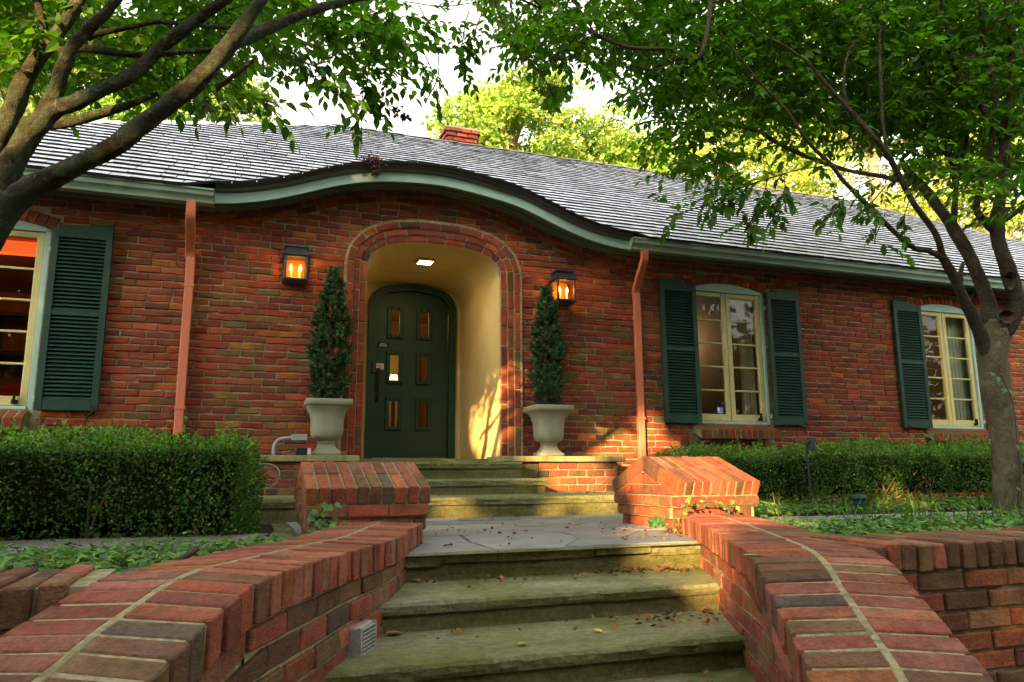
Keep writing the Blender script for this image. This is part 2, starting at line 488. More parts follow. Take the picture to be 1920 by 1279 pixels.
def cloud(name, mat, parent, P, D, N, S, tmpl, faces, cols, kind=None, wscale=None):
    """many copies of a small leaf template as one mesh. P place, D along, N normal, S size"""
    P, D, N, S = (np.asarray(a, np.float64) for a in (P, D, N, S))
    D = D / (np.linalg.norm(D, axis=1)[:, None] + 1e-9)
    X = np.cross(D, N)
    X /= np.linalg.norm(X, axis=1)[:, None] + 1e-9
    Z = np.cross(X, D)
    tm = np.asarray(tmpl, float)
    k = len(tm)
    ws = np.ones(len(P)) if wscale is None else wscale
    V = P[:, None, :] + S[:, None, None] * (ws[:, None, None] * tm[None, :, 0, None] * X[:, None, :] + tm[None, :, 1, None] * D[:, None, :] + tm[None, :, 2, None] * Z[:, None, :])
    V = V.reshape(-1, 3)
    c = (V.min(0) + V.max(0)) / 2
    n = len(P)
    me = bpy.data.meshes.new(name)
    me.vertices.add(len(V))
    me.vertices.foreach_set('co', (V - c).astype(np.float32).ravel())
    li, ls = [], []
    off = 0
    for q in faces:
        ls.append(len(q))
        li += list(q)
    li, ls = np.array(li), np.array(ls)
    L = (np.arange(n)[:, None] * k + li[None, :]).ravel().astype(np.int32)
    starts1 = np.concatenate([[0], np.cumsum(ls)[:-1]])
    ST = (np.arange(n)[:, None] * len(li) + starts1[None, :]).ravel().astype(np.int32)
    me.loops.add(len(L))
    me.loops.foreach_set('vertex_index', L)
    me.polygons.add(n * len(faces))
    me.polygons.foreach_set('loop_start', ST)
    try:
        me.polygons.foreach_set('loop_total', np.tile(ls, n).astype(np.int32))
    except Exception:
        pass
    me.materials.append(MATS[mat])
    a = me.attributes.new('tint', 'FLOAT_COLOR', 'POINT')
    cc = np.ones((len(V), 4), np.float32)
    cc[:, :3] = np.repeat(np.asarray(cols, np.float32), k, axis=0)
    a.data.foreach_set('color', cc.ravel())
    me.update(calc_edges=True)
    o = link(name, me, parent, c)
    if kind: o['kind'] = kind
    return o

OVATE = [(0, 0, 0), (0, .5, -.05), (0, 1, -.14), (-.20, .22, .03), (-.27, .48, .04), (-.14, .80, -.03), (.20, .22, .03), (.27, .48, .04), (.14, .80, -.03)]
OVATE_F = [(0, 1, 2, 5, 4, 3), (0, 6, 7, 8, 2, 1)]
QUADL = [(0, 0, 0), (.34, .45, .05), (0, 1, -.05), (-.34, .45, .05)]
QUADL_F = [(0, 1, 2, 3)]
BLADE = [(-.1, 0, 0), (.1, 0, 0), (0, 1, 0)]
BLADE_F = [(0, 1, 2)]
IVY = [(0, 0, 0), (.34, -.06, .02), (.26, .22, .06), (.50, .40, 0), (.22, .48, .05), (0, .95, -.06), (-.22, .48, .05), (-.50, .40, 0), (-.26, .22, .06), (-.34, -.06, .02), (0, .35, -.04)]
IVY_F = [(0, 1, 2, 10), (2, 3, 4, 10), (4, 5, 10), (5, 6, 10), (6, 7, 8, 10), (8, 9, 0, 10)]
def unit(a):
    return a / (np.linalg.norm(a, axis=-1, keepdims=True) + 1e-9)
def jcol(rs, base, n, amt=.25, hue=.12):
    base = np.asarray(base, float)
    k = np.exp(rs.normal(0, amt, (n, 1)))
    h = 1 + rs.normal(0, hue, (n, 3))
    return np.clip(base[None, :] * k * h, 0.002, 1)
# ================================================================== the house
rng = random.Random(7)
BR_RED, BR_ORG, BR_DRK, BR_PUR, BR_BRN, BR_OLV = (0.240, 0.046, 0.022), (0.32, 0.080, 0.024), (0.065, 0.028, 0.021), (0.170, 0.040, 0.026), (0.165, 0.066, 0.025), (0.130, 0.084, 0.027)
def house_tint(x, z):
    w = [6.5, 1.5, 0.25, 2.8, .8, 0.10]
    # weathered and greenish where the valley ends of the eyebrow drip, and towards the ground
    d = min(abs(x + 0.1), abs(x - 4.0)) if x < 6 else 9
    wet = max(0.0, 1 - d / 1.1) * min(1.0, max(0.0, (2.5 - z) / 1.2))
    w[4] += 3.5 * wet
    w[5] += 3.0 * wet
    w[0] *= 1 - .5 * wet
    w[1] *= 1 - .5 * wet
    c = rng.choices([BR_RED, BR_ORG, BR_DRK, BR_PUR, BR_BRN, BR_OLV], w)[0]
    k = math.exp(rng.gauss(0, .15))
    return tuple(min(1, max(.01, q * k * (1 + rng.gauss(0, .07)))) for q in c)

house = empty('brick_house', (1.85, 0, 0), 'long red brick bungalow with green shutters and an arched entrance under a curved eave', 'house')

# --- the curved eave line, read along the underside of the pale fascia
FB = [(410, 382.2), (452, 381), (503, 375.7), (555, 366), (606, 353), (658, 343), (710, 339.6), (760, 340.6), (824, 346), (865, 355), (921.5, 370), (978, 388), (1006, 403), (1059, 430), (1112.5, 453), (1148, 462), (1174.5, 468)]
_pts = np.array([atY(x, y, -0.35) for x, y in FB])
_xs = np.linspace(-0.42, 4.02, 400)
_zs = np.interp(_xs, _pts[:, 0], _pts[:, 2])
_k = np.exp(-0.5 * (np.arange(-24, 25) / 11.0) ** 2)
_k /= _k.sum()
_zs = np.convolve(np.pad(_zs, 24, mode='edge'), _k, 'valid')
EX0, EX1 = -0.42, 4.02
Z_STR = 2.865
def zf(x):
    return float(np.interp(x, _xs, _zs))
def ztop(x):                      # top of the brickwork under the frieze
    return (zf(x) + 0.05) if EX0 <= x <= EX1 else 2.912

# --- arch of the entrance: a squared arch
AX0, AX1, AZS, AH, AN = 1.095, 2.568, 2.46, 0.35, 2.75
ACX, AHW = (AX0 + AX1) / 2, (AX1 - AX0) / 2
def arch_path(off, zbot=0.42, n=90):
    P = [(AX0, zbot), (AX0, (zbot + AZS) / 2)]
    for i in range(n + 1):
        t = math.pi - math.pi * i / n
        c, s = math.cos(t), math.sin(t)
        P.append((ACX + AHW * math.copysign(abs(c) ** (2 / AN), c), AZS + AH * abs(s) ** (2 / AN)))
    P += [(AX1, (zbot + AZS) / 2), (AX1, zbot)]
    P = np.array(P)
    # resample evenly so that offsets stay clean
    d = np.concatenate([[0], np.cumsum(np.linalg.norm(np.diff(P, axis=0), axis=1))])
    s = np.linspace(0, d[-1], 400)
    P = np.stack([np.interp(s, d, P[:, 0]), np.interp(s, d, P[:, 1])], 1)
    T = np.gradient(P, axis=0)
    k = np.ones(9) / 9
    T = np.stack([np.convolve(np.pad(T[:, i], 4, mode='edge'), k, 'valid') for i in (0, 1)], 1)
    T /= np.linalg.norm(T, axis=1)[:, None]
    N = np.stack([-T[:, 1], T[:, 0]], 1)
    return s, P, N
_as, _aP, _aN = arch_path(0)
def amap(s, o, y):
    p = np.array([np.interp(s, _as, _aP[:, 0]), np.interp(s, _as, _aP[:, 1])])
    n = np.array([np.interp(s, _as, _aN[:, 0]), np.interp(s, _as, _aN[:, 1])])
    n /= np.linalg.norm(n)
    q = p + n * o
    return (q[0], y, q[1])
RING_OUT = 0.222
_oc = _aP + _aN * RING_OUT
def arch_half_open(z):            # x-range of the surround at height z, or None
    if z > _oc[:, 1].max():
        return None
    m = _oc[_oc[:, 1] >= z - 1e-6]
    if z <= AZS:
        return (AX0 - RING_OUT, AX1 + RING_OUT)
    return (m[:, 0].min(), m[:, 0].max())
def arch_z(x):                    # soffit of the opening at x
    if not AX0 < x < AX1:
        return None
    t = abs((x - ACX) / AHW)
    return AZS + AH * max(0.0, 1 - t ** AN) ** (1 / AN)

# --- windows: centres, sizes
WIN = [-2.335, 5.536, 9.133]
WHW, WZ0, WZS, WRISE = 0.551, 0.925, 2.575, 0.09
def win_top(cx, x):
    return WZS + WRISE * max(0, 1 - ((x - cx) / WHW) ** 2)

# --- mortar backing of the front wall, open at the windows and the entrance
mb = MB()
edges = sorted(set([round(v, 4) for v in list(np.arange(-4.35, 16.81, 0.11))] + [AX0, AX1] + [c + s * WHW for c in WIN for s in (-1, 1)]))
for a, b in zip(edges[:-1], edges[1:]):
    if b - a < 1e-4:
        continue
    m = (a + b) / 2
    ta, tb = ztop(a) + .03, ztop(b) + .03
    hit = None
    for c in WIN:
        if c - WHW < m < c + WHW:
            hit = c
    Y = 0.012
    def quad(za0, zb0, za1, zb1):
        mb.add([(a, Y, za0), (b, Y, zb0), (b, Y, zb1), (a, Y, za1)], [(0, 1, 2, 3)])
    if hit is not None:
        quad(-.1, -.1, WZ0, WZ0)
        quad(win_top(hit, a), win_top(hit, b), ta, tb)
    elif AX0 < m < AX1:
        e = 1e-4
        quad(arch_z(max(a, AX0 + e)) or AZS, arch_z(min(b, AX1 - e)) or AZS, ta, tb)
    else:
        quad(-.1, -.1, ta, tb)
wall = mb.build('wall', 'mortar', house)
wall['label'] = 'red brick front wall'

# --- bricks of the front wall
def rough_brick(x0, x1, z0, z1, yf, depth, rn, clip=None, wob=0.0035):
    """brick with a softly irregular face: 8 points round the face, a chamfer and sides running into the mortar"""
    n = 3
    c = 0.006
    per = [(x0 + (x1 - x0) * i / n, z0) for i in range(n)] + [(x1, z0 + (z1 - z0) * i) for i in (0,)] + [(x1 - (x1 - x0) * i / n, z1) for i in range(n)] + [(x0, z1)]
    xm, zm = (x0 + x1) / 2, (z0 + z1) / 2
    tilt = rn.uniform(-.004, .004)
    ringm, ringf, back = [], [], []
    for (x, z) in per:
        x += rn.uniform(-wob, wob)
        z += rn.uniform(-wob, wob) + tilt * (x - xm) / .1
        if clip:
            z = min(z, clip(x))
        ringm.append((x, yf + c, z))
        ringf.append((x + (c if x < xm else -c) * (1.0 if abs(x - xm) > (x1 - x0) * .4 else 0), yf + rn.uniform(-.002, .002), z + (c if z < zm else -c)))
        back.append((x, yf + depth, z))
    k = len(per)
    v = ringf + ringm + back
    f = [tuple(range(k))]
    for i in range(k):
        j = (i + 1) % k
        f.append((i, k + i, k + j, j))
        f.append((k + i, 2 * k + i, 2 * k + j, k + j))
    return v, f
CH_, BL_ = 0.0692, 0.2165
BRICKS = []
row = 0
z = 0.023
while z < 3.75:
    x = -3.0 + (row % 2) * BL_ * .5 + rng.uniform(-.02, .02)
    while x < 11.6:
        L = BL_ * rng.choice([1, 1, 1, 1, 1, 1.02, .98, .5 if rng.random() < .12 else 1])
        x0, x1 = x + .006, x + L - .006
        x += L
        z0, z1 = z + .0065 + rng.uniform(-.002, .002), z + CH_ - .0065 + rng.uniform(-.002, .002)
        zm = (z0 + z1) / 2
        segs = [(x0, x1)]
        def cut(segs, a, b):
            out = []
            for (p, q) in segs:
                if q <= a or p >= b:
                    out.append((p, q))
                else:
                    if p < a - .03: out.append((p, a - .008))
                    if q > b + .03: out.append((b + .008, q))
            return out
        for c in WIN:
            # opening and the flat brick arch over it
            top = win_top(c, min(max((x0 + x1) / 2, c - WHW), c + WHW)) + .118
            if z1 > WZ0 - .18 and z0 < top:
                if z1 < WZ0:
                    segs = cut(segs, c - WHW - .03, c + WHW + .03)      # the sill sits here
                elif z0 > WZS - .01:
                    segs = cut(segs, c - WHW - .05, c + WHW + .05)
                else:
                    segs = cut(segs, c - WHW, c + WHW)
        ao = arch_half_open(z1)
        if ao:
            segs = cut(segs, ao[0] - .012, ao[1] + .012)
        def lim(xx):
            return ztop(xx) - .150 * min(1.0, max(0.0, min(xx - EX0, EX1 - xx) / .55)) - .006
        for (p, q) in segs:
            if q - p < .035:
                continue
            if z0 > lim((p + q) / 2) - .012:
                continue
            cl = lim if z1 > min(lim(p), lim(q)) else None
            v, f = rough_brick(p, q, z0, z1, rng.gauss(0, .0028), .035, rng, cl)
            BRICKS.append((v, f, house_tint((p + q) / 2, zm), (p + q) / 2, zm))
    row += 1
    z += CH_
# two courses that follow the curved eave
xs = np.linspace(EX0 + .1, EX1 - .1, 500)
zc = np.array([ztop(a) for a in xs])
sl = np.concatenate([[0], np.cumsum(np.hypot(np.diff(xs), np.diff(zc)))])
def emap(s, o, y):
    X, Z = np.interp(s, sl, xs), np.interp(s, sl, zc)
    e = .02
    t = np.array([np.interp(s + e, sl, xs) - np.interp(s - e, sl, xs), np.interp(s + e, sl, zc) - np.interp(s - e, sl, zc)])
    t /= np.linalg.norm(t) + 1e-9
    return (X + t[1] * o, y, Z - t[0] * o)
for r_ in range(3):
    s = -.1 * r_
    while s < sl[-1]:
        a, b = max(.03, s + .006), min(sl[-1] - .03, s + BL_ - .006)
        if b - a > .05:
            o0, o1 = (-.03, .008) if r_ == 0 else (.02 + .066 * (r_ - 1), .074 + .066 * (r_ - 1))
            yy = rng.gauss(-.004, .003)
            v, f = cham(emap, a, b, o0, o1, yy, .04, .006, .003, rng)
            BRICKS.append((v, f, house_tint(2.0, 3.0), np.interp(a, sl, xs), 3.2))
        s += BL_

def front_area(b):
    x, z = b[3], b[4]
    u, w_, d = proj((x, 0, z))
    ok = -15 < u < 1935 and 300 < w_ < 850 and not (u < 480 and w_ > 800) and not (560 < u < 660 and w_ > 520) and not (-1.75 < x < -1.2 and .92 < z < 2.6) and not (4.5 < x < 5.05 and .92 < z < 2.6) and not (u < 120 and w_ < 400)
    w0 = proj((x - .1, 0, z))[0]
    w1 = proj((x + .1, 0, z))[0]
    return (w1 - w0) / d if ok else 0
order = sorted(range(len(BRICKS)), key=lambda i: -front_area(BRICKS[i]))
single = set(order[:296])
rest = MB()
for i, (v, f, c, _, _) in enumerate(BRICKS):
    if i in single:
        one('brick', 'house_brick', wall, v, f, c)
    else:
        rest.add(v, f, c)
rest.build('brickwork', 'house_brick', wall, kind='stuff')

# --- stepped brick surround of the entrance: three rings, each a little prouder than the one inside it
for r_ in range(3):
    o0 = .006 + .071 * r_
    o1 = o0 + .062
    yf = -.004 - .02 * r_
    mid = (o0 + o1) / 2
    tot = _as[-1]
    s = [0, -.10, -.05][r_]
    while s < tot:
        # shorter pieces round the tight shoulders
        zq = amap(min(max(s + .08, 0), tot), 0, 0)[2]
        xq = amap(min(max(s + .08, 0), tot), 0, 0)[0]
        shoulder = 2.50 < zq < 2.75 and (xq < AX0 + .26 or xq > AX1 - .26)
        L = rng.uniform(.09, .11) if shoulder else rng.uniform(.205, .218)
        a, b = max(0, s + .005), min(tot, s + L - .005)
        if b - a > .03:
            v, f = cham(amap, a, b, o0, o1, yf + rng.gauss(0, .002), yf + .06, .006, .0025, rng)
            zz = amap((a + b) / 2, mid, 0)[2]
            c = house_tint(9, 2.0) if zz > .9 else house_tint(-.1, .5)
            one('arch_brick', 'house_brick', wall, v, f, c)
        s += L
# mortar behind the rings and the bead struck along their outer edge
m2 = MB()
ss = np.linspace(0, _as[-1], 160)
for a, b in zip(ss[:-1], ss[1:]):
    for (o0, o1, y0, y1) in ((.0, .072, .006, .05), (.070, .143, -.014, .05), (.141, .212, -.034, .05), (.208, .236, -.036, .03)):
        v = [amap(s_, o, y) for s_ in (a, b) for o in (o0, o1) for y in (y0, y1)]
        m2.add(v, [(0, 4, 6, 2), (0, 1, 5, 4), (2, 6, 7, 3)])
m2.build('arch_mortar', 'garden_mortar', wall)

# --- flat arches over the windows
for c in WIN:
    n = 15
    for i in range(n):
        u0, u1 = -1 + 2 * i / n + .012, -1 + 2 * (i + 1) / n - .012
        def vm(a, o, y, c=c):
            xx = c + a * (WHW + .02)
            return (xx + (a * .05) * o / .1, y, win_top(c, min(max(xx, c - WHW), c + WHW)) + .006 + o)
        v, f = cham(vm, u0, u1, 0, .105, rng.gauss(-.002, .002), .05, .006, .002, rng)
        one('arch_brick', 'house_brick', wall, v, f, house_tint(8, 2.2))

# --- side and rear walls, plain beyond the picture
mb = MB()
mb.box(-4.35, -4.2, .05, 9.6, -.1, 2.95)
mb.box(16.65, 16.8, .05, 9.6, -.1, 2.95)
mb.box(-4.35, 16.8, 9.45, 9.6, -.1, 2.95)
mb.build('rear_wall', 'mortar', house)

# ------------------------------------------------------------------ roof
ROOF_S, EAVE_Y, EAVE_Z = 0.643, -0.45, 2.978
RID_Y = 4.55
RID_Z = EAVE_Z + ROOF_S * (RID_Y - EAVE_Y)
HL, HR = (1.1, -4.75), (12.2, 17.2)        # hip: ridge end X, eave corner X
def roof_z(x, y):
    zm = EAVE_Z + ROOF_S * (y - EAVE_Y)
    if EX0 - .4 < x < EX1 + .4:
        ze = zf(min(max(x, EX0), EX1)) + .160 + .06 * (y - EAVE_Y) - .25 * max(0, EX0 - x, x - EX1)
        return max(zm, ze)
    return zm
def hipy(x):
    if x < HL[0]:
        return EAVE_Y + (RID_Y - EAVE_Y) * (x - HL[1]) / (HL[0] - HL[1])
    if x > HR[0]:
        return EAVE_Y + (RID_Y - EAVE_Y) * (HR[1] - x) / (HR[1] - HR[0])
    return RID_Y
roof = empty('roof', (1.85, -.4, 3.0), parent=house)
roof['label'] = 'silvery grey shingle roof'
mb = MB()
xs_ = np.linspace(-4.7, 17.15, 220)
for a, b in zip(xs_[:-1], xs_[1:]):
    n = 14
    for k in range(n):
        ya0, yb0 = EAVE_Y + (hipy(a) - EAVE_Y) * k / n, EAVE_Y + (hipy(b) - EAVE_Y) * k / n
        ya1, yb1 = EAVE_Y + (hipy(a) - EAVE_Y) * (k + 1) / n, EAVE_Y + (hipy(b) - EAVE_Y) * (k + 1) / n
        mb.add([(a, ya0, roof_z(a, ya0)), (b, yb0, roof_z(b, yb0)), (b, yb1, roof_z(b, yb1)), (a, ya1, roof_z(a, ya1))], [(0, 1, 2, 3)])
by = 2 * RID_Y - EAVE_Y
mb.add([(HL[0], RID_Y, RID_Z), (HR[0], RID_Y, RID_Z), (HR[1], by, EAVE_Z), (HL[1], by, EAVE_Z), (HL[1], EAVE_Y, EAVE_Z), (HR[1], EAVE_Y, EAVE_Z)],
       [(0, 1, 2, 3), (0, 3, 4), (1, 5, 2)])
mb.build('underlay', 'shingle_shade', roof)
EXPO = 0.188
coss = 1 / math.sqrt(1 + ROOF_S ** 2)
SH = []
k = 0
y = EAVE_Y - .02
while y < RID_Y - .03:
    x = -4.6 + rng.uniform(0, .2)
    dy = EXPO * coss
    while x < 16.6:
        w = rng.uniform(.13, .29)
        x0, x1 = x + .004, x + w - .004
        x += w
        yt = y + dy * 1.25
        if yt > min(hipy(x0), hipy(x1)) + .02:
            if y + dy * .4 > min(hipy(x0), hipy(x1)):
                continue
            yt = min(yt, min(hipy(x0), hipy(x1)))
        th = rng.uniform(.031, .036)
        nf = 4
        lo, hi = [], []
        dyb = rng.uniform(-.005, .004)
        for i in range(nf):
            xx = x0 + (x1 - x0) * i / (nf - 1)
            yy = y + dyb + rng.uniform(-.004, .004)
            zb = roof_z(xx, max(yy, EAVE_Y)) - (0 if yy >= EAVE_Y else (EAVE_Y - yy) * ROOF_S)
            lo.append((xx, yy, zb + .003))
            hi.append((xx, yy, zb + th + rng.uniform(-.002, .002)))
        bk = [(x1, yt, roof_z(x1, yt) + .007), (x0, yt, roof_z(x0, yt) + .007)]
        bl = [(x1, yt, roof_z(x1, yt) + .001), (x0, yt, roof_z(x0, yt) + .001)]
        v = lo + hi + bk + bl
        f = [(4, 5, 6, 7, 8, 9), (0, 1, 5, 4), (1, 2, 6, 5), (2, 3, 7, 6), (3, 10, 8, 7), (0, 4, 9, 11)]
        g = math.exp(rng.gauss(0, .09))
        base = rng.choices([(.43, .47, .58), (.37, .41, .50), (.30, .29, .31)], [6, 3, .5])[0]
        xm, ym = (x0 + x1) / 2, y + dy / 2
        u, w_, d = proj((xm, ym, roof_z(xm, ym)))
        vis = 0 if (u < -10 or u > 1930 or w_ < 0) else 1 / d ** 2 * w
        # the eyebrow hides what lies just behind its crown
        if -.3 < xm < 3.9 and roof_z(xm, ym) > EAVE_Z + ROOF_S * (ym - EAVE_Y) + .02:
            vis = 0
        SH.append((v, f, tuple(q * g for q in base), vis))
    k += 1
    y += dy
order = sorted(range(len(SH)), key=lambda i: -SH[i][3])
single = set(order[:298])
rest = MB()
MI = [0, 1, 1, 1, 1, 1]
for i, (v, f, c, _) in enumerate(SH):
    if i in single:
        MB().add(v, f, c, MI).build('shingle', ['shingle', 'shingle_shade'], roof)
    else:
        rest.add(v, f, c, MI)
rest.build('shingle_courses', ['shingle', 'shingle_shade'], roof, kind='stuff')
# ridge and hip caps
def capstrip(name, A, B, col, w=.13):
    A, B = np.array(A, float), np.array(B, float)
    n = max(2, int(np.linalg.norm(B - A) / .24))
    mb = MB()
    T = (B - A) / n
    side = np.cross(T, (0, 0, 1))
    side /= np.linalg.norm(side)
    for i in range(n):
        p, q = A + T * i - T * .1, A + T * (i + 1)
        l = .012 if i % 2 else .02
        v = [p - side * w + (0, 0, l - w * .5), p + (0, 0, l + .012), p + side * w + (0, 0, l - w * .5), q - side * w + (0, 0, l - w * .5 + .012), q + (0, 0, l + .024), q + side * w + (0, 0, l - w * .5 + .012)]
        mb.add(v, [(0, 1, 4, 3), (1, 2, 5, 4), (3, 4, 5), (0, 2, 1)], col)
    return mb.build(name, 'shingle', roof)
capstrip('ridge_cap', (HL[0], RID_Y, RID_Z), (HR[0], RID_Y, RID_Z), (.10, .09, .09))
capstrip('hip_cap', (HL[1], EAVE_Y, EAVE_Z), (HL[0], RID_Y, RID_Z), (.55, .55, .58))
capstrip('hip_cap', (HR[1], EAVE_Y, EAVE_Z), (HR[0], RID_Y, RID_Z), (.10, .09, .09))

# --- curved fascia, drip edge, soffit and frieze over the entrance
def strip(name, mat, prof):
    """prof(x) -> list of (y, z); swept along the curved eave"""
    mb = MB()
    xs = np.linspace(EX0 + .02, EX1 - .02, 90)
    P = [[(x, y, z) for (y, z) in prof(x)] for x in xs]
    n = len(P[0])
    v = [p for q in P for p in q]
    f = []
    for i in range(len(xs) - 1):
        for j in range(n - 1):
            f.append((i * n + j, (i + 1) * n + j, (i + 1) * n + j + 1, i * n + j + 1))
    mb.add(v, f)
    return mb.build(name, mat, house)
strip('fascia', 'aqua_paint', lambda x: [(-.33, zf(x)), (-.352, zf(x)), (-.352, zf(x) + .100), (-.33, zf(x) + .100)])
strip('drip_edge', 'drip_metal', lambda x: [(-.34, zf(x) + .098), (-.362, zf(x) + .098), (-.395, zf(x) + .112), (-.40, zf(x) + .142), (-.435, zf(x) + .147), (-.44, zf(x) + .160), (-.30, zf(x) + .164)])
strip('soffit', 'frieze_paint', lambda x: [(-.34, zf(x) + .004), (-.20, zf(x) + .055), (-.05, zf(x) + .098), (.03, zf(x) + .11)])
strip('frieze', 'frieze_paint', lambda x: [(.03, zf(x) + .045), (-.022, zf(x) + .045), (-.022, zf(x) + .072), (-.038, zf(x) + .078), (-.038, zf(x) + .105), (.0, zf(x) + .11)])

# --- gutters and straight eaves
def gutter(x0, x1, lab):
    mb = MB()
    prof = [(-.30, 2.975), (-.31, 2.85), (-.40, 2.85), (-.405, 2.872), (-.418, 2.895), (-.442, 2.915), (-.447, 2.955), (-.462, 2.958), (-.462, 2.975), (-.447, 2.975), (-.43, 2.95), (-.40, 2.90), (-.33, 2.87)]
    n = len(prof)
    v = [(x0, y, z) for y, z in prof] + [(x1, y, z) for y, z in prof]
    f = [(j, n + j, n + j + 1, j + 1) for j in range(n - 1)]
    mb.add(v, f)
    end = [(-.30, 2.975), (-.31, 2.85), (-.40, 2.85), (-.405, 2.872), (-.418, 2.895), (-.442, 2.915), (-.447, 2.955), (-.462, 2.958), (-.462, 2.977)]
    for xx in (x0 - .003, x1 + .003):
        for e in (-.002, .002):
            mb.add([(xx + e, y, z) for y, z in end], [tuple(range(len(end)))])
    g = mb.build('gutter', 'gutter_paint', house)
    g['label'] = lab
    mb = MB()
    mb.box(x0, x1, -.335, -.30, 2.858, 3.0, ch=.003)
    mb.build('fascia', 'frieze_paint', house)
    mb = MB()
    mb.add([(x0, -.33, 2.87), (x1, -.33, 2.87), (x1, .03, 2.955), (x0, .03, 2.955)], [(0, 1, 2, 3)])
    mb.build('soffit', 'frieze_paint', house)
    mb = MB()
    mb.box(x0, x1, -.022, .03, 2.905, 2.935, ch=.003)
    mb.box(x0, x1, -.04, .03, 2.937, 2.962, ch=.004)
    mb.build('frieze', 'frieze_paint', house)
gutter(-4.7, -0.405, 'pale green gutter left of the entrance')
gutter(3.995, 17.1, 'pale green gutter right of the entrance')

# --- downspouts
def downspout(path, lab):
    """path of (x, y, z) centres; a flat rectangular pipe with pleated elbows"""
    P = catmull(path, 14)
    mb = MB()
    hw, hd = .040, .028
    T = np.gradient(P, axis=0)
    v = []
    for i, p in enumerate(P):
        t = T[i] / np.linalg.norm(T[i])
        X = np.array([1.0, 0, 0]) - t * t[0]
        X /= np.linalg.norm(X)
        Yv = np.cross(t, X)
        bend = 1.0 + (.05 if (i % 2 and p[2] > 2.35) else 0)
        for (a, b) in ((-1, -.8), (-.85, -1), (.85, -1), (1, -.8), (1, .8), (.85, 1), (-.85, 1), (-1, .8)):
            v.append(p + X * a * hw * bend + Yv * b * hd * bend)
    f = []
    for i in range(len(P) - 1):
        for k in range(8):
            f.append((i * 8 + k, i * 8 + (k + 1) % 8, (i + 1) * 8 + (k + 1) % 8, (i + 1) * 8 + k))
    mb.add(v, f)
    d = mb.build('downspout', 'downspout_paint', house)
    d['label'] = lab
    for zz in (2.12, .95):
        xx = path[-2][0]
        sb = MB()
        sb.box(xx - .046, xx + .046, -.078, -.073, zz, zz + .028, ch=.001)
        for q in (-1, 1):
            sb.box(xx + q * .0435 - .0025, xx + q * .0435 + .0025, -.073, -.01, zz, zz + .028)
        sb.build('strap', 'downspout_paint', d)
a0, a1 = atY(358, 395, -.39), atY(334, 812, -.045)
downspout([(a0[0], -.385, 2.86), (a0[0], -.385, 2.80), (a0[0], -.36, 2.70), (a0[0] - .004, -.17, 2.56), (a0[0] - .01, -.05, 2.44), (a1[0], -.045, 2.30), (a1[0], -.045, 1.3), (a1[0], -.045, .25)], 'salmon painted downspout left of the entrance')
a0, a1 = atY(1209, 478, -.39), atY(1202, 800, -.045)
downspout([(a0[0], -.385, 2.86), (a0[0], -.385, 2.80), (a0[0], -.36, 2.72), (a0[0] + .03, -.19, 2.58), (a1[0] - .01, -.05, 2.46), (a1[0], -.045, 2.30), (a1[0], -.045, 1.3), (a1[0], -.045, .25)], 'salmon painted downspout right of the entrance')

# --- chimney
ch = empty('chimney', (3.5, 5.3, 6.0), parent=house)
MB().box(3.25, 3.79, 5.06, 5.8, 5.7, 6.72).build('chimney_core', 'mortar', ch)
r2 = random.Random(3)
for q in range(8):
    zz = 6.075 + q * .0805
    cor = .0 if q < 6 else .028 * (q - 5)
    x = 3.23 - cor + (q % 2) * -.1
    while x < 3.81 + cor:
        a, b = max(x + .005, 3.23 - cor), min(x + .2, 3.81 + cor)
        if b - a > .04:
            v, f = cham(lambda a_, b_, c_: (a_, b_, c_), a, b, 5.03 - cor, 5.12, zz + .006, zz + .074, .006, .003, r2)
            one('brick', 'house_brick', ch, v, f, house_tint(8, 2))
        x += .206
    y = 5.03 - cor + (q % 2) * -.1 + .1
    while y < 5.8:
        a, b = max(y + .005, 5.13), min(y + .2, 5.8)
        if b - a > .04:
            v, f = cham(lambda a_, b_, c_: (a_, b_, c_), 3.225 - cor, 3.31, a, b, zz + .006, zz + .074, .006, .003, r2)
            one('brick', 'house_brick', ch, v, f, house_tint(8, 2))
        y += .206
MB().box(3.19, 3.85, 5.0, 5.84, 6.72, 6.76, ch=.01).build('chimney_cap', 'mortar', ch)

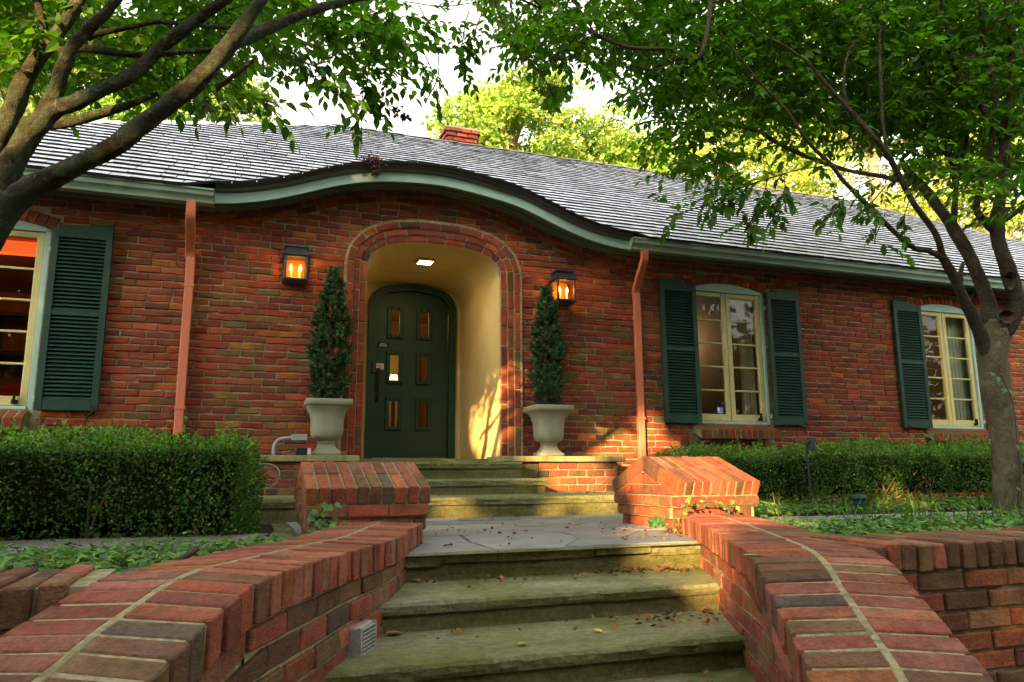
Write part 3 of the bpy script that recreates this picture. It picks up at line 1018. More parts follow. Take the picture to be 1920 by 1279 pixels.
# ------------------------------------------------------------------ windows
def window(cx, lab):
    w = empty('window', (cx, .05, WZ0), parent=house)
    w['label'] = lab
    # pale green frame with a low arched head
    fm = MB()
    y0, y1 = .018, .11
    fm.box(cx - WHW, cx - WHW + .045, y0, y1, WZ0, WZS, ch=.004)
    fm.box(cx + WHW - .045, cx + WHW, y0, y1, WZ0, WZS, ch=.004)
    fm.box(cx - WHW + .045, cx + WHW - .045, y0 - .012, y1, WZ0, WZ0 + .03, ch=.004)
    n = 16
    for i in range(n):
        xa, xb = cx - WHW + 2 * WHW * i / n, cx - WHW + 2 * WHW * (i + 1) / n
        za, zb = win_top(cx, xa), win_top(cx, xb)
        fm.add([(xa, y0, WZS - .018), (xb, y0, WZS - .018), (xb, y0, zb), (xa, y0, za), (xa, y1, WZS - .018), (xb, y1, WZS - .018)], [(0, 1, 2, 3), (0, 4, 5, 1)])
    fm.build('frame', 'aqua_paint', w)
    zt, zb = WZS - .020, WZ0 + .035
    sy0, sy1 = .040, .085
    for side in (-1, 1):
        xa, xb = (cx - WHW + .05, cx - .004) if side < 0 else (cx + .004, cx + WHW - .05)
        s = MB()
        st = .062
        s.box(xa, xa + st, sy0, sy1, zb, zt, ch=.006)
        s.box(xb - st, xb, sy0, sy1, zb, zt, ch=.006)
        s.box(xa + st, xb - st, sy0 + .002, sy1, zt - .06, zt, ch=.006)
        s.box(xa + st, xb - st, sy0 + .002, sy1, zb, zb + .085, ch=.006)
        s.build('sash', 'cream_paint', w)
        g0, g1 = zb + .085, zt - .06
        for i in range(1, 5):
            zz = g0 + (g1 - g0) * i / 5
            MB().box(xa + st - .004, xb - st + .004, sy0 + .012, sy1 - .004, zz - .010, zz + .010, ch=.003).build('muntin', 'cream_paint', w)
        for i in range(5):
            za, zc = g0 + (g1 - g0) * i / 5 + .008, g0 + (g1 - g0) * (i + 1) / 5 - .008
            o = MB().box(xa + st - .006, xb - st + .006, .066, .069, za, zc).build('pane', 'window_glass', w)
    # casement stay and hinge blocks
    MB().box(cx + WHW - .17, cx + WHW - .12, .012, .04, WZ0 + .05, WZ0 + .085, ch=.004).box(cx + WHW - .155, cx + WHW - .14, -.01, .03, WZ0 + .07, WZ0 + .14, ch=.004).build('latch', 'black_iron', w)
    for zz in (WZ0 + .08, WZS - .2):
        MB().box(cx + WHW - .004, cx + WHW + .05, .0, .02, zz, zz + .05, ch=.004).build('hinge', 'aqua_paint', w)
    # sloping brick sill
    sill = empty('sill', (cx, -.05, .83), parent=house)
    n = 14
    for i in range(n):
        xa = cx - .575 + 1.11 * i / n
        def sm(a, b, c):
            return (a, b, c + (b - .03) * .42)
        v, f = cham(sm, xa + .006, xa + 1.11 / n - .006, -.155 + rng.uniform(-.004, .004), .03, .815, .925, .006, .002, rng)
        one('sill_brick', 'house_brick', sill, v, f, tuple(q * .8 for q in rng.choice([BR_BRN, BR_BRN, BR_RED, BR_OLV])))
    one('sill_mortar', 'mortar', sill, *cham(lambda a, b, c: (a, b, c + (b - .03) * .42), cx - .57, cx + .53, -.147, .03, .82, .919, .004))
    return w
w1 = window(WIN[0], 'cream casement window at the left edge, warm lit room behind')
w2 = window(WIN[1], 'cream casement window with dark panes and a cream curtain')
w3 = window(WIN[2], 'cream casement window behind the tree trunk at right')
# security sticker in the lower left pane of the middle window
st = MB().box(5.345, 5.435, .0635, .0650, 1.05, 1.135)
st.build('window_sticker', 'sticker_blue', w2)
sw = MB()
sw.box(5.353, 5.383, .0615, .0630, 1.085, 1.125)
for i, zz in enumerate((1.062, 1.073)):
    sw.box(5.353, 5.428 - .02 * i, .0615, .0630, zz, zz + .005)
sw.box(5.390, 5.428, .0615, .0630, 1.092, 1.098)
sw.box(5.390, 5.420, .0615, .0630, 1.108, 1.114)
sw.build('sticker_print', 'sticker_white', w2)

# ------------------------------------------------------------------ shutters
def shutter(xl, inner_right, lab):
    """xl left edge; inner_right: the window lies to the right of it"""
    W = .492
    sh = empty('shutter', (xl + W / 2, -.04, .92), parent=house)
    sh['label'] = lab
    y0, y1 = -.058, -.018
    zb = .922
    def top(x):
        u = (x - xl) / W
        u = u if inner_right else 1 - u     # u = 0 outer (tall) edge, 1 inner edge
        return 2.648 - .058 * max(0.0, u) ** 1.6
    st = .055
    for (a, b) in ((xl, xl + st), (xl + W - st, xl + W)):
        v = [(a, y0, zb), (b, y0, zb), (b, y1, zb), (a, y1, zb), (a, y0, top(a) - .001), (b, y0, top(b) - .001), (b, y1, top(b) - .001), (a, y1, top(a) - .001)]
        one('stile', 'shutter_paint', sh, v, [(0, 1, 5, 4), (1, 2, 6, 5), (3, 0, 4, 7), (4, 5, 6, 7), (0, 3, 2, 1), (2, 3, 7, 6)])
    n = 8
    tr = MB()
    for i in range(n):
        a, b = xl + st + (W - 2 * st) * i / n, xl + st + (W - 2 * st) * (i + 1) / n
        yy = y0 + .003
        tr.add([(a, yy, 2.505), (b, yy, 2.505), (b, yy, top(b)), (a, yy, top(a)), (a, y1, 2.505), (b, y1, 2.505), (a, y1, top(a)), (b, y1, top(b))], [(0, 1, 2, 3), (0, 4, 5, 1), (3, 2, 7, 6)])
    tr.build('rail', 'shutter_paint', sh)
    for (a, b) in ((1.775, 1.822), (zb, 1.018)):
        MB().box(xl + st, xl + W - st, y0 + .003, y1, a, b, ch=.003).build('rail', 'shutter_paint', sh)
    base = None
    for (za, zc, n) in ((1.018, 1.775, 21), (1.822, 2.505, 19)):
        for i in range(n):
            zz = za + (zc - za) * (i + .5) / n
            if base is None:
                def lm(a, b, c):
                    return (a, b * .8 - c * .6, b * .75 + c * .66)
                v, f = cham(lm, -(W / 2 - st), W / 2 - st, -.019, .019, -.0035, .0035, .002)
                base = one('slat', 'shutter_paint', sh, v, f)
                base.location = Vector((0, (y0 + y1) / 2 + .04, zz - .92))
            else:
                o = bpy.data.objects.new('slat', base.data)
                COL.objects.link(o)
                o.parent = sh
                o.location = (0, (y0 + y1) / 2 + .04, zz - .92)
    MB().box(xl + .02, xl + W - .02, y1 + .004, y1 + .010, zb + .02, 2.5).build('backing', 'black_iron', sh)
    # S-shaped iron holdback at the outer foot
    hx = xl + (.05 if inner_right else W - .05)
    dog = MB()
    P = []
    for i in range(25):
        t = i / 24
        P.append((hx + .022 * math.sin(t * 2 * math.pi) * (1.15 - .3 * t), -.072, .965 - .15 * t))
    tube(dog, P, [.004 + .005 * math.sin(math.pi * i / 24) for i in range(25)], 6)
    dog.box(hx - .006, hx + .006, -.072, .02, .885, .897)
    dog.build('holdback', 'black_iron', sh)
shutter(WIN[0] + .575, False, 'dark green louvred shutter beside the lit window')
shutter(WIN[1] - .98, True, 'dark green louvred shutter left of the middle window')
shutter(WIN[1] + .556, False, 'dark green louvred shutter right of the middle window')
shutter(WIN[2] - .978, True, 'dark green louvred shutter left of the far window')
shutter(WIN[2] + .57, False, 'dark green louvred shutter mostly behind the tree trunk')

# ------------------------------------------------------------------ entrance alcove and door
DY = 1.62
FLOOR = .505
alc = MB()
ss = np.linspace(0, _as[-1], 140)
def alc_pt(s, k):
    x, _, z = amap(s, 0, 0)
    z = max(z, FLOOR - .05)
    t = k
    return ((x - 1.85) * (1 - .035 * t) + 1.85 + .03 * t, .002 + (DY + .06 - .002) * t, z - .03 * t * (z > AZS))
KS = (0, .03, .25, .5, .75, 1)
for a, b in zip(ss[:-1], ss[1:]):
    for k0, k1 in zip(KS[:-1], KS[1:]):
        alc.add([alc_pt(a, k0), alc_pt(a, k1), alc_pt(b, k1), alc_pt(b, k0)], [(0, 1, 2, 3)])
al = alc.build('alcove', 'alcove_plaster', house, smooth=True)
al['label'] = 'arched alcove of ochre plaster'
MB().box(1.05, 2.66, -.05, DY + .2, FLOOR - .1, FLOOR).build('alcove_floor', 'step_stone', house)

# door frame: rounded head
d0 = atY(683.5, 859, DY)
FX0, FX1 = float(atY(688, 700, DY)[0]), float(atY(853, 700, DY)[0])
FZT = float(atY(770, 538, DY)[2])
FZB = FLOOR
door = empty('front_door', ((FX0 + FX1) / 2, DY, FZB), parent=house)
door['label'] = 'dark green front door with six small panes'
def rounded(x0, x1, zt, r, n=10):
    P = [(x0, FZB)]
    for i in range(n + 1):
        t = math.pi - (math.pi / 2) * i / n
        P.append((x0 + r + r * math.cos(t), zt - r * .9 + r * .9 * math.sin(t)))
    for i in range(1, 6):
        u = i / 6
        P.append((x0 + r + (x1 - x0 - 2 * r) * u, zt + .03 * math.sin(math.pi * u)))
    for i in range(n + 1):
        t = math.pi / 2 - (math.pi / 2) * i / n
        P.append((x1 - r + r * math.cos(t), zt - r * .9 + r * .9 * math.sin(t)))
    P.append((x1, FZB))
    return P
def frame_loop(name, outer, inner, y0, y1, mat):
    mb = MB()
    n = len(outer)
    v = [(x, y0, z) for x, z in outer] + [(x, y0, z) for x, z in inner] + [(x, y1, z) for x, z in inner] + [(x, y1, z) for x, z in outer]
    f = []
    for i in range(n - 1):
        f.append((i, i + 1, n + i + 1, n + i))
        f.append((n + i, n + i + 1, 2 * n + i + 1, 2 * n + i))
        f.append((3 * n + i, 3 * n + i + 1, i + 1, i))
    mb.add(v, f)
    return mb.build(name, mat, door)
fo = rounded(FX0, FX1, FZT, .30)
fi = rounded(FX0 + .085, FX1 - .085, FZT - .085, .24)
frame_loop('door_frame', fo, fi, DY - .03, DY + .10, 'door_paint')
# plaster round the frame, closing the alcove
mb = MB()
big = [(1.0 if x < (FX0 + FX1) / 2 else 2.75, z if z < 2.0 else 3.2) for x, z in fo]
n = len(fo)
mb.add([(x, DY + .03, z) for x, z in fo] + [(x, DY + .03, z) for x, z in big], [(i, n + i, n + i + 1, i + 1) for i in range(n - 1)])
mb.build('alcove_back', 'alcove_plaster', house)
# leaf with six openings
LX0, LX1 = FX0 + .088, FX1 - .088
PC = [float(atY(x, 640, DY + .05)[0]) for x in (740, 795)]
PZ = [float(atY(770, y, DY + .05)[2]) for y in (607, 691, 777)]
PHW, PHH = .062, .165
leaf = MB()
yl0, yl1 = DY + .045, DY + .085
def leaf_rect(xa, xb, za, zb):
    leaf.add([(xa, yl0, za), (xb, yl0, za), (xb, yl0, zb), (xa, yl0, zb)], [(0, 1, 2, 3)])
xsp = [LX0, PC[0] - PHW, PC[0] + PHW, PC[1] - PHW, PC[1] + PHW, LX1]
zsp = [FZB + .03]
for zc_ in sorted(PZ):
    zsp += [zc_ - PHH, zc_ + PHH]
ztl = FZT - .10
for i in range(5):
    for j in range(len(zsp) - 1):
        if i in (1, 3) and j % 2 == 1:
            xa, xb, za, zb = xsp[i], xsp[i + 1], zsp[j], zsp[j + 1]
            leaf.add([(xa, yl0, za), (xb, yl0, za), (xb, yl0, zb), (xa, yl0, zb), (xa, yl1, za), (xb, yl1, za), (xb, yl1, zb), (xa, yl1, zb)], [(0, 4, 5, 1), (1, 5, 6, 2), (2, 6, 7, 3), (3, 7, 4, 0)])
        else:
            leaf_rect(xsp[i], xsp[i + 1], zsp[j], zsp[j + 1])
leaf_rect(LX0, LX1, zsp[-1], ztl - .2)
fi2 = [(x, min(z, FZT - .03)) for x, z in fi if z > ztl - .2]
leaf.add([(x, yl0, z) for x, z in fi2] + [(LX1 + .01, yl0, ztl - .2), (LX0 - .01, yl0, ztl - .2)], [tuple(range(len(fi2) + 2))])
leaf.build('door_leaf', 'door_paint', door)
for xc in PC:
    for zc_ in PZ:
        fr = MB()
        w, h, t = PHW + .042, PHH + .042, .05
        y0 = yl0 - .022
        for (a, b, c, d) in ((-w, -w + t, -h, h), (w - t, w, -h, h), (-w + t, w - t, h - t, h), (-w + t, w - t, -h, -h + t)):
            fr.box(xc + a, xc + b, y0, yl0, zc_ + c, zc_ + d, ch=.007)
        # rows of small square studs
        for q in range(6):
            zz = zc_ - h + .03 + (2 * h - .06) * q / 5
            for xx in (xc - w + .018, xc + w - .018):
                fr.box(xx - .010, xx + .010, y0 - .008, y0 + .002, zz - .010, zz + .010, ch=.003)
        for q in (-.035, 0, .035):
            for zz in (zc_ - h + .018, zc_ + h - .018):
                fr.box(xc + q - .009, xc + q + .009, y0 - .008, y0 + .002, zz - .009, zz + .009, ch=.003)
        fr.build('pane_frame', 'door_paint', door)
        MB().box(xc - PHW, xc + PHW, yl0 + .016, yl0 + .02, zc_ - PHH, zc_ + PHH).build('pane', 'window_glass', door)
# handle set, lock, name plate, little notice, threshold
hx = LX0 + .05
hz = float(atY(707, 715, DY)[2])
hd = MB()
hd.box(hx - .03, hx + .03, yl0 - .012, yl0, hz + .03, hz + .17, ch=.008)
hd.box(hx - .02, hx + .02, yl0 - .012, yl0, hz - .26, hz - .20, ch=.006)
tube(hd, catmull([(hx, yl0 - .01, hz + .06), (hx, yl0 - .05, hz + .03), (hx, yl0 - .06, hz - .08), (hx, yl0 - .05, hz - .20), (hx, yl0 - .008, hz - .23)], 6), .013, 7)
hd.build('handle', 'black_iron', door)
kz = float(atY(700, 686, DY)[2])
MB().box(FX0 + .05, FX0 + .105, DY - .055, DY - .03, kz - .09, kz + .06, ch=.008).box(FX0 + .06, FX0 + .095, DY - .062, DY - .05, kz - .02, kz + .04, ch=.004).build('doorbell', 'black_plastic', door)
MB().box(LX0 + .03, LX0 + .125, yl0 - .004, yl0 - .001, kz - .035, kz + .04).build('notice', 'white_label', door)
nm = MB()
for q in range(3):
    nm.box(LX0 + .055, LX0 + .115 - .01 * (q % 2), yl0 - .007, yl0 - .0055, kz - .022 + q * .018, kz - .016 + q * .018)
tube(nm, [(LX0 + .035, yl0 - .006, kz + .025), (LX0 + .05, yl0 - .006, kz), (LX0 + .07, yl0 - .006, kz + .02)], .003, 4)
nm.build('notice_print', 'black_plastic', door)
pz = float(atY(718, 646, DY)[2])
MB().box(LX0 + .03, LX0 + .19, yl0 - .01, yl0, pz - .028, pz + .028, ch=.004).build('name_plate', 'black_iron', door)
np_ = MB()
for q, (a, b) in enumerate(((.06, .16), (.065, .155), (.075, .145))):
    np_.box(LX0 + a, LX0 + b, yl0 - .0125, yl0 - .011, pz - .018 + q * .014, pz - .011 + q * .014)
np_.build('name_plate_print', 'vent_metal', door)
MB().box(FX0 - .01, FX1 + .01, DY - .05, DY + .09, FZB, FZB + .03, ch=.006).build('threshold', 'door_paint', door)
MB().box(LX0, LX1, DY + .0, DY + .06, FZB + .03, FZB + .042, ch=.003).build('door_sweep', 'ledge_stone', door)

# recessed light in the alcove ceiling
lz = float(arch_z(1.9)) - .012
lp = atY(797, 496, .62)
rl = empty('recessed_light', (lp[0], .62, lz - .02), 'lit square recessed light in the alcove ceiling', 'light')
MB().box(lp[0] - .095, lp[0] + .095, .53, .71, lz - .030, lz + .01, ch=.004).build('trim', 'alcove_plaster', rl)
MB().box(lp[0] - .078, lp[0] + .078, .545, .695, lz - .034, lz - .031).build('lens', 'recessed_lens', rl)
ld = bpy.data.lights.new('recessed_glow', 'AREA')
ld.energy = 1.7
ld.color = (1.0, .70, .36)
ld.size = .14
lo = bpy.data.objects.new('recessed_glow', ld)
COL.objects.link(lo)
lo.parent = rl
lo.location = (0, 0, -.03)

# ------------------------------------------------------------------ rooms behind the glass (hollow, part of the house)
def room(name, x0, x1, y0, y1, z0, z1, mat_back, mat_side):
    mb = MB()
    v = [(x0, y0, z0), (x1, y0, z0), (x1, y1, z0), (x0, y1, z0), (x0, y0, z1), (x1, y0, z1), (x1, y1, z1), (x0, y1, z1)]
    mb.add(v, [(3, 2, 6, 7)], mi=0)
    mb.add(v, [(0, 3, 7, 4), (2, 1, 5, 6), (0, 1, 2, 3), (4, 7, 6, 5)], mi=1)
    return mb.build(name, [mat_back, mat_side], house)
room('sitting_room', -4.15, -.2, .10, 4.2, .45, 2.85, 'room_orange', 'room_orange')
room('hall', 0.9, 2.9, DY + .12, 5.0, .5, 2.95, 'room_tan', 'room_tan')
room('middle_room', 4.3, 7.0, .13, 3.8, .45, 2.85, 'room_dark', 'room_dark')
room('far_room', 7.6, 10.8, .13, 3.2, .45, 2.85, 'room_tan', 'room_dark')
def glow(name, loc, energy, col, radius, parent):
    d = bpy.data.lights.new(name, 'POINT')
    d.energy = energy
    d.color = col
    d.shadow_soft_size = radius
    o = bpy.data.objects.new(name, d)
    COL.objects.link(o)
    o.parent = parent
    o.location = np.asarray(loc, float) - WLOC[parent.name]
    return o
# things in the lit room at the left edge
tl = atY(20, 462, 1.5)
lamp = empty('pendant_lamp', (tl[0] - .05, 1.5, tl[2] - .1), 'long glowing red orange lampshade seen in the left window', 'lamp')
mb = MB()
lc, lzz = (tl[0] - .50, 1.5), tl[2] - .01
mb.box(tl[0] - 1.3, tl[0] + .30, 1.42, 1.58, lzz - .07, lzz + .06, ch=.02)
mb.build('lampshade', 'lamp_shade_lit', lamp, smooth=True)
mb = MB()
tube(mb, [(lc[0], lc[1], lzz), (lc[0], lc[1], 2.84)], .012, 6)
mb.build('stem', 'black_iron', lamp)
glow('lamp_glow', (lc[0], lc[1], lzz - .02), 7, (1.0, .50, .18), .12, lamp)
sofa = empty('sofa', (-3.0, 2.6, .45), 'red upholstered sofa seen through the left window', 'sofa')
MB().box(-3.9, -1.9, 2.2, 3.0, .60, .95, ch=.05).build('seat', 'red_fabric', sofa)
MB().box(-3.9, -1.9, 2.9, 3.2, .60, 1.45, ch=.07).build('backrest', 'red_fabric', sofa)
MB().box(-1.95, -1.72, 2.2, 3.1, .55, 1.18, ch=.06).build('arm', 'red_fabric', sofa)
MB().box(-3.85, -1.78, 2.25, 3.15, .45, .60, ch=.01).build('base', 'dark_wood', sofa)
cab = empty('bookcase', (-2.6, 3.9, .45), 'dark wooden bookcase in the lit room at left', 'bookcase')
MB().box(-3.3, -3.2, 3.6, 4.1, .46, 2.5, ch=.01).build('side_panel', 'dark_wood', cab)
MB().box(-2.35, -2.25, 3.6, 4.1, .46, 2.5, ch=.01).build('side_panel', 'dark_wood', cab)
for zz in (1.45, 1.9, 2.42):
    MB().box(-3.2, -2.35, 3.6, 4.1, zz, zz + .05, ch=.006).build('shelf', 'dark_wood', cab)
# curtains
def curtain(name, mat, x0, x1, y, z0, z1, lab, waves=6, gather=0.0, amp=.03):
    mb = MB()
    nx, nz = 40, 12
    v = []
    for j in range(nz + 1):
        t = j / nz
        zz = z0 + (z1 - z0) * t
        pin = gather * math.sin(math.pi * min(1, max(0, t))) if gather else 0
        for i in range(nx + 1):
            u = i / nx
            xx = x1 - (x1 - x0) * (1 - u) * (1 - pin * (1 - t))
            v.append((xx, y + amp * math.sin(u * waves * 2 * math.pi + .3 * math.sin(t * 3)) * (.6 + .4 * (1 - t)), zz))
    f = [(j * (nx + 1) + i, j * (nx + 1) + i + 1, (j + 1) * (nx + 1) + i + 1, (j + 1) * (nx + 1) + i) for j in range(nz) for i in range(nx)]
    mb.add(v, f)
    o = mb.build(name, mat, None, smooth=True)
    tag(o, lab, 'curtain')
    return o
curtain('curtain', 'curtain_cream', 5.80, 6.02, .20, .95, 2.58, 'narrow cream curtain behind the middle window', 4, .25)
curtain('curtain', 'curtain_trim', 6.03, 6.09, .19, .95, 2.58, 'rust brown curtain edge at right in the middle window', 2)
curtain('curtain', 'curtain_sheer', 9.25, 9.75, .22, .95, 2.58, 'pale sheer curtain in the far window', 7)
tr = MB()
r2 = random.Random(9)
for q in range(60):
    zz = 1.0 + 1.25 * q / 60
    xx = 9.235 + .015 * math.sin(q * 1.3)
    tr.add(*cham(lambda a, b, c: (a, b, c), xx - .018, xx + .018, .19, .205, zz, zz + .018, .004, .006, r2), col=(.3, .15, .1))
tag(tr.build('curtain_fringe', 'curtain_trim', None), 'ragged brown fringe along the far window curtain', 'curtain')
glow('middle_room_glow', (6.6, 3.0, 2.5), 8, (1.0, .6, .3), .1, house)
glow('far_room_glow', (8.2, 2.0, 2.5), 28, (1.0, .62, .3), .1, house)
glow('hall_glow', (1.6, 3.2, 2.6), 4, (1.0, .58, .25), .1, house)
hl = empty('hall_lamp', (1.72, 3.6, .9), 'small lit lamp seen through the door panes', 'lamp')
lm_ = atY(738, 712, 3.6)
mb = MB()
tube(mb, [(lm_[0], 3.6, .55), (lm_[0], 3.6, lm_[2] - .08)], .03, 8)
mb.build('stand', 'brass', hl)
mb = MB()
tube(mb, [(lm_[0], 3.6, lm_[2] - .04), (lm_[0], 3.6, lm_[2] + .07)], [.07, .05], 14)
mb.build('lamp_shade', 'hall_lamp', hl)
hdoor = empty('inner_door', (1.95, 4.0, .5), 'cream inner door with brass knob seen through the lower pane', 'door')
MB().box(1.75, 2.35, 4.3, 4.34, .52, 2.5, ch=.006).build('leaf', 'cream_paint', hdoor)
mb = MB()
tube(mb, [(1.86, 4.3, 1.25), (1.86, 4.24, 1.25)], [.02, .035], 8)
mb.build('knob', 'brass', hdoor)
# ================================================================== terrace, steps, garden walls
rg = random.Random(21)
GB_RED, GB_ROSE, GB_BRN, GB_TAN, GB_GREY, GB_ORG = (0.255, 0.066, 0.037), (0.275, 0.096, 0.060), (0.135, 0.064, 0.031), (0.190, 0.096, 0.045), (0.085, 0.064, 0.046), (0.29, 0.084, 0.033)
def garden_tint(w=(4, 2, 3, 1.5, 1.0, 1.5)):
    c = rg.choices([GB_RED, GB_ROSE, GB_BRN, GB_TAN, GB_GREY, GB_ORG], w)[0]
    k = math.exp(rg.gauss(0, .16))
    return tuple(min(1, max(.01, q * k * (1 + rg.gauss(0, .06)))) for q in c)
ident = lambda a, b, c: (a, b, c)

# --- ground sheets
def sheet(name, mat, polys, z, label=None):
    mb = MB()
    for p in polys:
        mb.add([(x, y, z) for x, y in p], [tuple(range(len(p)))])
    o = mb.build(name, mat, None)
    tag(o, kind='structure')
    return o
sheet('ground', 'ground_earth', [[(-300, -300), (300, -300), (300, 300), (-300, 300)]], -1.02)

# --- stair walls: inner top edge of each curved cap
LI = [(787, 984, -.246), (769, 994, -.246), (756, 1003.5, -.246), (740, 1011, -.246), (714, 1018.5, -.245), (687, 1025, -.243), (661, 1032, -.242), (629, 1042, -.241), (609, 1048.5, -.240), (571, 1059.5, -.239), (525, 1073, -.238), (501, 1082, -.240), (474, 1098, -.250), (447, 1123, -.268), (417, 1147, -.284), (384, 1178, -.304), (347, 1213, -.323), (312, 1248, -.342), (280, 1279, -.360)]
RI = [(1272, 967, -.25), (1312, 983, -.25), (1357, 1008, -.252), (1395, 1029, -.258), (1412, 1046, -.272), (1426, 1077, -.304), (1435, 1096, -.326), (1447, 1119, -.351), (1457, 1143, -.374), (1469, 1165, -.392), (1482.5, 1190, -.414), (1497, 1219, -.439), (1511.7, 1250, -.462), (1520, 1279, -.485)]
def edge_path(L, back, fwd):
    P = np.array([atZ(x, y, z + .36) for x, y, z in L])
    d0 = (P[0] - P[2]) / np.linalg.norm(P[0] - P[2])
    d0[2] = 0
    d1 = (P[-1] - P[-4]) / np.linalg.norm((P[-1] - P[-4]))
    P = np.vstack([P[0] + d0 * back, P, P[-1] + d1 * fwd * .5, P[-1] + d1 * fwd])
    P = catmull(P, 10)
    s = np.concatenate([[0], np.cumsum(np.linalg.norm(np.diff(P, axis=0), axis=1))])
    S = np.linspace(0, s[-1], 500)
    P = np.stack([np.interp(S, s, P[:, i]) for i in range(3)], 1)
    k = np.exp(-.5 * (np.arange(-30, 31) / 9.0) ** 2)
    k /= k.sum()
    Q = P.copy()
    for i in range(3):
        # smooth while keeping the ends
        ext = np.concatenate([2 * P[0, i] - P[30:0:-1, i], P[:, i], 2 * P[-1, i] - P[-2:-32:-1, i]])
        Q[:, i] = np.convolve(ext, k, 'valid')
    s = np.concatenate([[0], np.cumsum(np.linalg.norm(np.diff(Q, axis=0), axis=1))])
    return s, Q
class Stairwall:
    def __init__(self, L, side, back, fwd):
        self.s, self.P = edge_path(L, back, fwd)
        T = np.gradient(self.P[:, :2], axis=0)
        T /= np.linalg.norm(T, axis=1)[:, None]
        # outward: away from the stair
        self.N = np.stack([T[:, 1], -T[:, 0]], 1) * side
        self.tot = self.s[-1]
    def pt(self, s, o, dz):
        """o: distance outward from the inner cap edge, dz: height over the cap edge"""
        i = np.interp(s, self.s, np.arange(len(self.s)))
        a = int(min(len(self.s) - 2, max(0, math.floor(i))))
        t = i - a
        p = self.P[a] * (1 - t) + self.P[a + 1] * t
        n = self.N[a] * (1 - t) + self.N[a + 1] * t
        n = n / np.linalg.norm(n)
        return (p[0] + n[0] * o, p[1] + n[1] * o, p[2] + dz)
    def xs_at(self, y, o=.022):
        Q = self.P[:, :2] + self.N * o
        j = np.argsort(Q[:, 1])
        return float(np.interp(y, Q[j, 1], Q[j, 0]))
SWL = Stairwall(LI, 1, .13, .55)
SWR = Stairwall(RI, -1, .10, .5)
def gable(o, half, rise):
    return rise * (1 - abs(o - half) / half)
def build_stairwall(sw, lab, level, name='stair_wall'):
    base = sw.pt(sw.tot * .5, .2, -.5)
    root = empty(name, base, lab, 'wall')
    half, rise = .205, .008
    n = int(round(sw.tot / .0680))
    PW = sw.tot / n
    zof = lambda s: sw.pt(s, 0, 0)[2]
    for i in range(n):
        s0, s1 = i * PW + .0058, (i + 1) * PW - .0058
        for row in (0, 1):
            o0, o1 = (0.0, half - .009) if row == 0 else (half + .009, 2 * half)
            jo = rg.uniform(-.005, .005)
            jz = min(.0018, max(-.0014, rg.gauss(0, .0015)))
            def mp(a, b, c):
                return sw.pt(a, b, c + gable(b, half, rise))
            v, f = cham(mp, s0, s1, o0 + (jo if row == 0 else 0), o1 + (jo if row else 0), -.094 + jz, jz, .0032, .0024, rg)
            one('cap_brick', 'garden_brick', root, v, f, garden_tint((5, 4, 1.5, 2.0, .22, 1.2)))
    # mortar of the cap, a little below the bricks, and its ridge joint
    mb = MB()
    def sweep(prof, K):
        v = []
        for k in range(K + 1):
            v += [sw.pt(sw.tot * k / K, o, z) for o, z in prof]
        m = len(prof)
        f = [(k * m + j, (k + 1) * m + j, (k + 1) * m + j + 1, k * m + j + 1) for k in range(K) for j in range(m - 1)]
        f += [tuple(range(m)), tuple(K * m + j for j in range(m))[::-1]]
        mb.add(v, f)
    sweep([(.013, -.092), (.011, -.010), (.016, -.0036), (half - .013, rise - .0036), (half - .0085, rise - .001), (half + .0085, rise - .001), (half + .013, rise - .0036), (2 * half - .016, -.0036), (2 * half - .011, -.010), (2 * half - .013, -.092)], n * 2)
    sweep([(.024, -1.15), (.024, -.09), (2 * half - .024, -.09), (2 * half - .024, -1.15)], n)
    mb.build('mortar_core', 'garden_mortar', root)
    # a band of stretchers follows the cap where it ramps down; the courses below stay level
    brk = min([s for s in np.linspace(sw.tot * .35, sw.tot, 300) if zof(s) < level - .009] or [sw.tot])
    under = lambda s: zof(s) - .101 - (.068 if s > brk else 0)
    for row in (0, 1):
        oo = (.013, .07) if row == 0 else (2 * half - .07, 2 * half - .013)
        s = 0.0
        while s < sw.tot:
            a, b = s + .005, min(sw.tot, s + .206) - .005
            s += .206
            if b > brk:
                a = max(a, brk)
                one('brick', 'garden_brick', root, *cham(lambda A, B, C: sw.pt(A, B, C), a, b, oo[0] + rg.gauss(0, .002), oo[1], -.161, -.103, .005, .002, rg), col=garden_tint((4, 1.5, 3, 2, .6, 1.2)))
        for q in range(10):
            if row == 1 and q > 3:
                continue
            zt = level - .101 - q * .0685
            s = -.1 * (q % 2) + .03 * row
            while s < sw.tot:
                a, b = max(0, s + .005), min(sw.tot, s + .201)
                s += .206
                if b - a < .04 or zt - .058 > max(under(a), under(b)) - .014:
                    continue
                def lv(A, B, C):
                    return sw.pt(A, B, min(C, under(A) - .004) - zof(A))
                one('brick', 'garden_brick', root, *cham(lv, a, b, oo[0] + rg.gauss(0, .002), oo[1], zt - .058, zt, .005, .002, rg), col=garden_tint((4, 1.5, 4, 2, .8, 1.2)))
    return root
build_stairwall(SWL, 'curved red brick wall with saddle cap along the left side of the steps', .120)
build_stairwall(SWR, 'curved red brick wall with saddle cap along the right side of the steps', .110)

